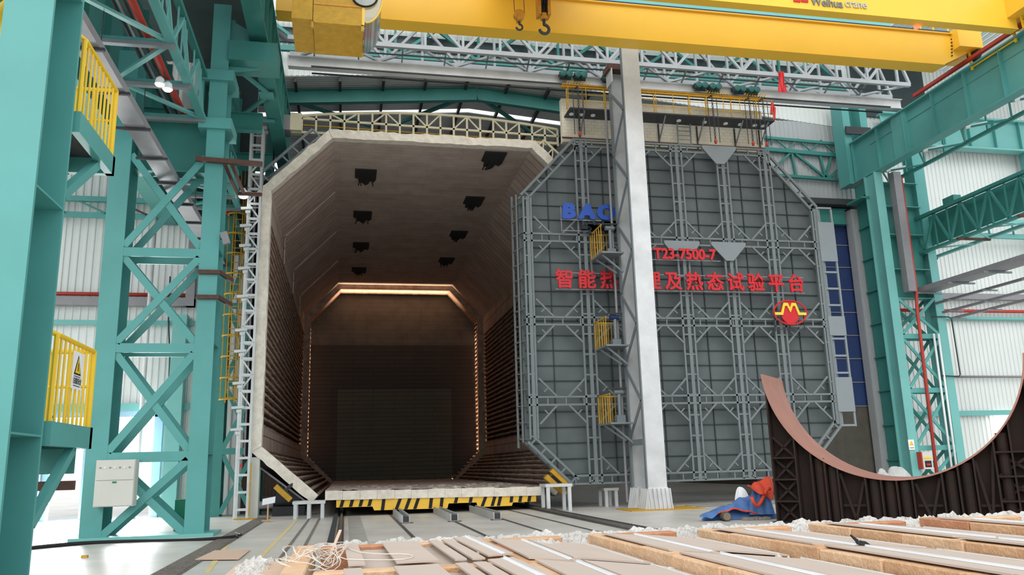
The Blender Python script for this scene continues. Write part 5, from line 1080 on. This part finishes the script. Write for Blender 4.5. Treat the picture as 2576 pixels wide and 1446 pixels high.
# crumpled cloth helper
def heap(cx, cy, z0, rx, ry, h, seed, n=26, rz=0., crumple=.16, lop=0.):
    rnd = random.Random(seed); ph = [(rnd.uniform(2, 7), rnd.uniform(2, 7), rnd.uniform(0, 6.3), rnd.uniform(.3, 1)) for _ in range(7)]; mb = MB()
    c, s = math.cos(rz), math.sin(rz)
    def fn(u, v):
        a = 2*math.pi*v; r = u; e = 1+.18*math.sin(3*a+seed)+.1*math.sin(7*a+2*seed)
        x, y = rx*r*e*math.cos(a), ry*r*e*math.sin(a); w = sum(k*math.sin(p*x*2+q*y*2+o) for p, q, o, k in ph)/7
        z = h*max(0, (1-r**3.2))*.85*(1+lop*math.cos(a))+crumple*h*w*(1-r**4)
        return (cx+x*c-y*s, cy+x*s+y*c, max(z0+.01+.02*(1-r), z0+z))
    return mb.grid(fn, n, n*2)
tb = single(heap(11.0, 22.15, 0, 1.05, .5, .42, 3, rz=-.25, crumple=.5), 'blue_tarp', TARPB, 'crumpled blue tarpaulin spread on the floor left of the rusty cradle', 'tarpaulin', smooth=True)
# orange hem along the front of the blue sheet
def draped(px, Y): return Vector(at(*px, Y=Y))
fr = [(1760,1300),(1790,1302),(1812,1290),(1840,1281),(1870,1284),(1893,1291),(1915,1289),(1940,1280)]
bk = [(1768,1296),(1800,1282),(1835,1270),(1862,1250),(1885,1248),(1905,1255),(1925,1252),(1942,1250)]
mb = MB(); YF_, YB_ = 21.6, 22.1
A_ = [draped(p, YF_) for p in fr]; B_ = [draped(p, YB_) for p in bk]
def sheet(u, v):
    t = u*(len(A_)-1); i = min(int(t), len(A_)-2); a = A_[i].lerp(A_[i+1], t-i); b = B_[i].lerp(B_[i+1], t-i); p = a.lerp(b, v); p.z = max(.015, p.z+.05*math.sin(v*math.pi)+.02*math.sin(u*30+v*9)); return p
mb.grid(sheet, 42, 10); o = single(mb, 'blue_tarp', TARPB, 'flat tongue of blue sheet with an orange hem lying towards the silver column', 'tarpaulin', smooth=True); md = o.modifiers.new('cloth', 'SOLIDIFY'); md.thickness = .015
hm = MB().tube([sheet(i/40*.99+.005, 0)+Vector((0, -.02, .01)) for i in range(10, 41)], .022, 6); h_ = bpy.data.objects.new('hem', hm.mesh('hem', TARPO, Vector(o.location))); COL.objects.link(h_); h_.parent = o; h_['label'] = 'orange hem'
og_f = [(1882,1222),(1905,1236),(1925,1246),(1944,1254)]; og_b = [(1890,1218),(1910,1208),(1928,1200),(1944,1196)]
A2 = [draped(p, 21.3) for p in og_f]; B2 = [draped(p, 21.9) for p in og_b]
def sheet2(u, v):
    t = u*3; i = min(int(t), 2); a = A2[i].lerp(A2[i+1], t-i); b = B2[i].lerp(B2[i+1], t-i); p = a.lerp(b, v); p.y += .06*math.sin(u*9+v*5); p.z += .03*math.sin(v*7+u*11); return p
mb = MB().grid(sheet2, 24, 12); o = single(mb, 'orange_tarp', TARPO, 'orange tarpaulin draped over the heap against the rusty cradle', 'tarpaulin', smooth=True); md = o.modifiers.new('cloth', 'SOLIDIFY'); md.thickness = .02
p = at(1915, 1262, Y=21.7); single(heap(p.x, 21.75, .12, .36, .3, p.z+.35, 5, rz=.2, crumple=.25), 'blue_bundle', TARPB, 'blue and bulging bundle below the orange tarpaulin', 'bundle', smooth=True)
single(MB().tube([at(1890+6*i, 1250+22*math.sin(i/1.6), Y=21.35) for i in range(9)], .05, 8), 'orange_strap', TARPO, 'orange fold of sheet looping over the blue bundle', 'strap', smooth=True)
p = at(1868, 1238, Y=22.3); single(heap(p.x, 22.35, 0, .26, .22, p.z-.02, 8, 16, crumple=.9), 'white_bag', WHITE, 'crumpled white plastic bag left of the orange tarpaulin', 'bag')
p = at(1829, 1300, Y=21.3); lg = thing('log_end', 'short round log end under the blue sheet', 'log', (p.x, 21.4, 0)); part(MB().cyl((p.x, 21.3, .13), (p.x+.1, 21.75, .13), .12, 14), 'log', mat('bark', (92, 84, 74), .9, var=.3, scale=9), lg); part(MB().cyl((p.x-.005, 21.28, .13), (p.x, 21.3, .13), .1, 14), 'cut_end', mat('grey cut wood', (122, 112, 98), .9), lg)
mb = MB()
for k in range(70):
    x = random.uniform(10.75, 11.5); y = random.uniform(21.2, 21.5); s = random.uniform(.02, .07); mb.hexa([(x+dx*s*random.uniform(.6,1.2), y+dy*s, max(0, .0+dz*s*1.2)) for dx,dy,dz in ((-1,-1,0),(1,-1,0),(1,1,0),(-1,1,0),(-.7,-.7,1),(.7,-.7,1),(.7,.7,1),(-.7,.7,1))])
single(mb, 'rubble', mat('grey rubble', (140, 132, 122), .95, var=.3, scale=9), 'grey rubble scattered before the blue tarpaulin', 'rubble', kind='stuff')
p = at(2250, 1190, Y=24); single(heap(p.x, 24.0, 0, .85, .45, at(2250, 1168, Y=24).z, 11, 22, crumple=.55), 'grey_sack', SACK, 'heap of grey cloth sacks behind the hollow of the rusty cradle', 'sack', smooth=True)
# ================================================================== FOREGROUND BRICK CAR
ZT_ = 1.25
bcx = thing('brick_car', 'foreground furnace car deck carrying the rows of bricks', 'rail car', (3, 2.9, 0))
part(MB().box(-.55, 8.2, .6, 4.8, .62, 1.0), 'deck', CARD, bcx); part(MB().box(-.55, -.25, 1.0, 4.72, 1.0, 1.18), 'side_ledge', CARDT, bcx); part(MB().box(-.3, 8.0, .8, 4.6, .22, .62), 'chassis', DARKST, bcx)
for x in (-.1, 7.0):
    for y in (1.6, 3.8): part(MB().cyl((x-.06, y, .24), (x+.06, y, .24), .2, 18), 'wheel', DARKST, bcx)
part(MB().box(-.22, 8.2, .6, 4.75, 1.0, 1.12), 'fill', mat('grey trough fill', (182, 172, 162), .95, var=.15, scale=12, bump=.6, bscale=40), bcx)
def fluff(x0, x1, y0, y1, zb, label, seed, hh=.05, st=.018):
    rnd = random.Random(seed); mb = MB(); nx = max(6, int((x1-x0)/st)); ny = max(6, int((y1-y0)/st)); ph = [(rnd.uniform(10, 60), rnd.uniform(10, 60), rnd.uniform(0, 6)) for _ in range(6)]
    W_ = min(x1-x0, y1-y0)
    def fn(u, v):
        x, y = x0+(x1-x0)*u, y0+(y1-y0)*v; e = min(x-x0, x1-x, y-y0, y1-y)/(W_*.5); b = sum(math.sin(p*x+q*y+o) for p, q, o in ph)/6
        return (x+rnd.uniform(-.007, .007), y+rnd.uniform(-.007, .007), zb+hh*(.55+.6*b+rnd.uniform(-.16, .16))*min(1, e*2.2))
    mb.grid(fn, nx, ny); return single(mb, 'fibre_wool', FIBW, label, 'fibre wool', kind='stuff')
fluff(-.2, 8.2, 4.74, 4.94, ZT_-.06, 'ragged white fibre wool along the far edge of the brick car', 3, .085)
fluff(-.56, -.33, 1.2, 4.9, 1.12, 'white fibre wool on the left edge of the brick car', 5, .10)
rnd = random.Random(4)
BW, BL, BH = .10, .44, .16
meshes = [MB().box(-BW/2, BW/2, -BL/2+.004, BL/2-.004, 0, BH).mesh('fire_brick', BRK[i], Vector((0, 0, 0))) for i in range(3)]
for me_ in meshes:
    b_ = bmesh.new(); b_.from_mesh(me_); bmesh.ops.bevel(b_, geom=b_.edges[:], offset=.006, segments=1, affect='EDGES'); b_.to_mesh(b_ and me_); b_.free()
def brick(x, y, rz, label, group):
    o = bpy.data.objects.new('fire_brick', meshes[rnd.choice((0, 0, 0, 1, 1, 2))]); COL.objects.link(o); o.location = (x+rnd.uniform(-.005, .005), y, ZT_-BH+rnd.uniform(-.004, .004)); o.rotation_euler = (0, 0, rz+rnd.uniform(-.015, .015))
    o['label'] = label; o['category'] = 'brick'; o['group'] = group
ROWX = [-.2, .80, 1.45, 2.14, 2.88, 3.66, 4.5, 5.35]
ORD = ['first', 'second', 'third', 'fourth', 'fifth', 'sixth', 'seventh', 'eighth']
for i, rx in enumerate(ROWX):
    y = 4.55
    while y > 1.4:
        brick(rx, y, 0, 'tan fire brick in the %s lengthwise row from the left of the brick car' % ORD[i], '%s lengthwise brick row of the brick car' % ORD[i]); y -= BL
CY = [4.68, 3.55, 2.42]
for j, cy in enumerate(CY):
    for i in range(len(ROWX)-1):
        xa, xb = ROWX[i]+.07, ROWX[i+1]-.07; n = 2 if xb-xa < .75 else 3
        w = (xb-xa)/ (n if j else n)
        if w < .2: continue
        gap = .16 if i else 0
        xa2 = xa; xb2 = xb-gap
        nn = max(1, int((xb2-xa2)/.3)); sc_ = (xb2-xa2)/nn
        for k in range(nn):
            o_ = bpy.data.objects.new('fire_brick', meshes[rnd.choice((0, 0, 1, 1, 2))]); COL.objects.link(o_); o_.location = (xa2+sc_*(k+.5), cy, ZT_-BH-(.003 if j == 0 or i == 0 else .045)); o_.rotation_euler = (0, 0, math.pi/2); o_.scale = (1, sc_/BL*.98, 1)
            o_['label'] = 'fire brick of the %s crosswise course of the brick car' % ['far edge', 'middle', 'near'][j]; o_['category'] = 'brick'; o_['group'] = '%s crosswise brick course' % ['far edge', 'middle', 'near'][j]
# cover boards and metal strips
def board(x0, x1, y0, y1, z, m, label, group, tilt=0., skew=0.):
    o = single(MB().hexa([(x0, y0, z), (x1, y0, z+tilt), (x1+skew, y1, z+tilt), (x0+skew, y1, z), (x0, y0, z+.008), (x1, y0, z+tilt+.008), (x1+skew, y1, z+tilt+.008), (x0+skew, y1, z+.008)]), 'cover_board', m, label, 'board', group); return o
def strip(x, y0, y1, z, label, group, skew=0.):
    o = thing('metal_strip', label, 'metal strip', (x, (y0+y1)/2, z), group)
    part(MB().hexa([(x-.013, y0, z), (x+.013, y0, z), (x+.013+skew, y1, z), (x-.013+skew, y1, z), (x-.013, y0, z+.002), (x+.013, y0, z+.002), (x+.013+skew, y1, z+.002), (x-.013+skew, y1, z+.002)]), 'flat', STRIP, o)
    part(MB().hexa([(x-.003, y0, z+.002), (x+.003, y0, z+.002), (x+.003+skew, y1, z+.002), (x-.003+skew, y1, z+.002), (x-.003, y0, z+.009), (x+.003, y0, z+.009), (x+.003+skew, y1, z+.009), (x-.003+skew, y1, z+.009)]), 'upright_flange', STRIP, o)
DROP = -.07
for i in range(1, len(ROWX)-1):
    for j, (ya, yb) in enumerate(((3.62, 4.61), (2.48, 3.5), (1.5, 2.37))):
        xa, xb = ROWX[i]-.02, ROWX[i+1]-.075; mid = xa+(xb-xa)*.42; sk = rnd.uniform(-.015, .015); zz_ = lambda x: ZT_+.006+DROP*(x-xa)/(xb-xa)
        rowl = ['far', 'middle', 'near'][j]; base = '%s cell right of the %s lengthwise brick row' % (rowl, ORD[i]); grp = 'boards on the brick car'
        y0_, y1_ = ya-rnd.uniform(.03, .1), yb+rnd.uniform(-.04, .02)
        board(xa, mid, y0_, y1_, zz_(xa), CARD, 'left cover board, ' + base, grp, zz_(mid)-zz_(xa), sk)
        y2_, y3_ = ya+rnd.uniform(-.12, .06), yb+rnd.uniform(-.06, .02)
        board(mid-.03, xb, y2_, y3_, zz_(mid-.03)+.009, CARD, 'right cover board, ' + base, grp, zz_(xb)-zz_(mid-.03), sk)
        strip(mid-.06, y0_+.01, y1_+.03, zz_(mid-.06)+.01, 'left bright metal strip, ' + base, 'metal strips on the boards', sk); strip(xb-.05, y2_+.01, y3_+.05, zz_(xb-.05)+.012, 'right bright metal strip, ' + base, 'metal strips on the boards', sk)
# the leftmost cells: narrow boards with gaps
for j, (ya, yb) in enumerate(((3.68, 4.58), (2.5, 3.44))):
    nm = ['far', 'near'][j]
    for k, (xa, xb) in enumerate(((.02, .09), (.22, .40), (.47, .52), (.545, .60))):
        board(xa, xb, ya-.06, yb+.04, ZT_+.006, CARD, 'narrow cover board on the %s left cell, %s from the left' % (nm, ORD[k]), 'narrow boards on the left cells', 0, -.02)
    board(.62, .73, ya-.02, yb+.06, ZT_+.012, CARD, 'wide pale board at the right end of the %s left cell' % nm, 'narrow boards on the left cells', .004, -.03)
    strip(.69, ya-.02, yb+.06, ZT_+.022, 'bright metal strip on the %s left cell' % nm, 'metal strips on the boards', -.03)
    single(MB().box(.02, .62, ya, yb, ZT_-.03, ZT_-.02), 'sunken_board', CARD, 'sunken board under the narrow boards of the %s left cell' % nm, 'board')
# grey rubble in the troughs
for i in range(1, len(ROWX)-2):
    x1 = ROWX[i+1]-.06; fluff(x1-.12, x1, 1.5, 4.5, ZT_-.1, 'grey fibre scraps in the trough left of the %s lengthwise brick row' % ORD[i+1], 20+i, .06)
fluff(.86, 1.22, 4.2, 4.6, ZT_-.1, 'grey fibre scraps in the open far corner cell', 31, .10)
# strapping coil on the left corner
rnd2 = random.Random(9); pts = []
for k in range(150):
    t = k*.42; r = .09+.05*math.sin(k*.37)+.02*rnd2.uniform(-1, 1); pts.append(Vector((-.15+r*1.2*math.cos(t)+.03*math.sin(k*.9), 4.2+r*3.0*math.sin(t), 1.19+.06*abs(math.sin(k*.61))+.0003*k)))
def smooth(v, n=2):
    for _ in range(n):
        w = []
        for a, b in zip(v, v[1:]): w += [a*.75+b*.25, a*.25+b*.75]
        v = w
    return v
pts += [Vector((0, 4.5, 1.27)), Vector((.05, 4.1, 1.27)), Vector((.15, 3.95, 1.268)), Vector((.28, 3.9, 1.268)), Vector((.31, 3.75, 1.268)), Vector((.24, 3.66, 1.268)), Vector((.1, 3.72, 1.268)), Vector((-.02, 3.8, 1.27)), Vector((-.01, 4.0, 1.28))]
single(MB().tube(smooth(pts, 1), .0024, 5), 'strapping_coil', TWINE, 'loose tangle of white strapping on the left corner of the brick car', 'strapping')
single(MB().bar((-.08, 4.3, 1.2), (-.02, 4.55, 1.34), .015, .005), 'wooden_stick', CARDT, 'thin stick sticking out of the strapping tangle', 'slat')
bl = thing('black_rag', 'small crumpled black rag on the boards of the brick car', 'rag', (2.41, 3.62, ZT_))
part(heap(2.4, 3.6, ZT_-.02, .04, .03, .035, 3, 10, crumple=.6), 'rag', BLACK, bl); part(MB().plate([(2.385, 3.6, ZT_), (2.365, 3.62, ZT_+.035), (2.375, 3.63, ZT_+.035), (2.40, 3.61, ZT_+.01)], .006), 'corner', BLACK, bl)
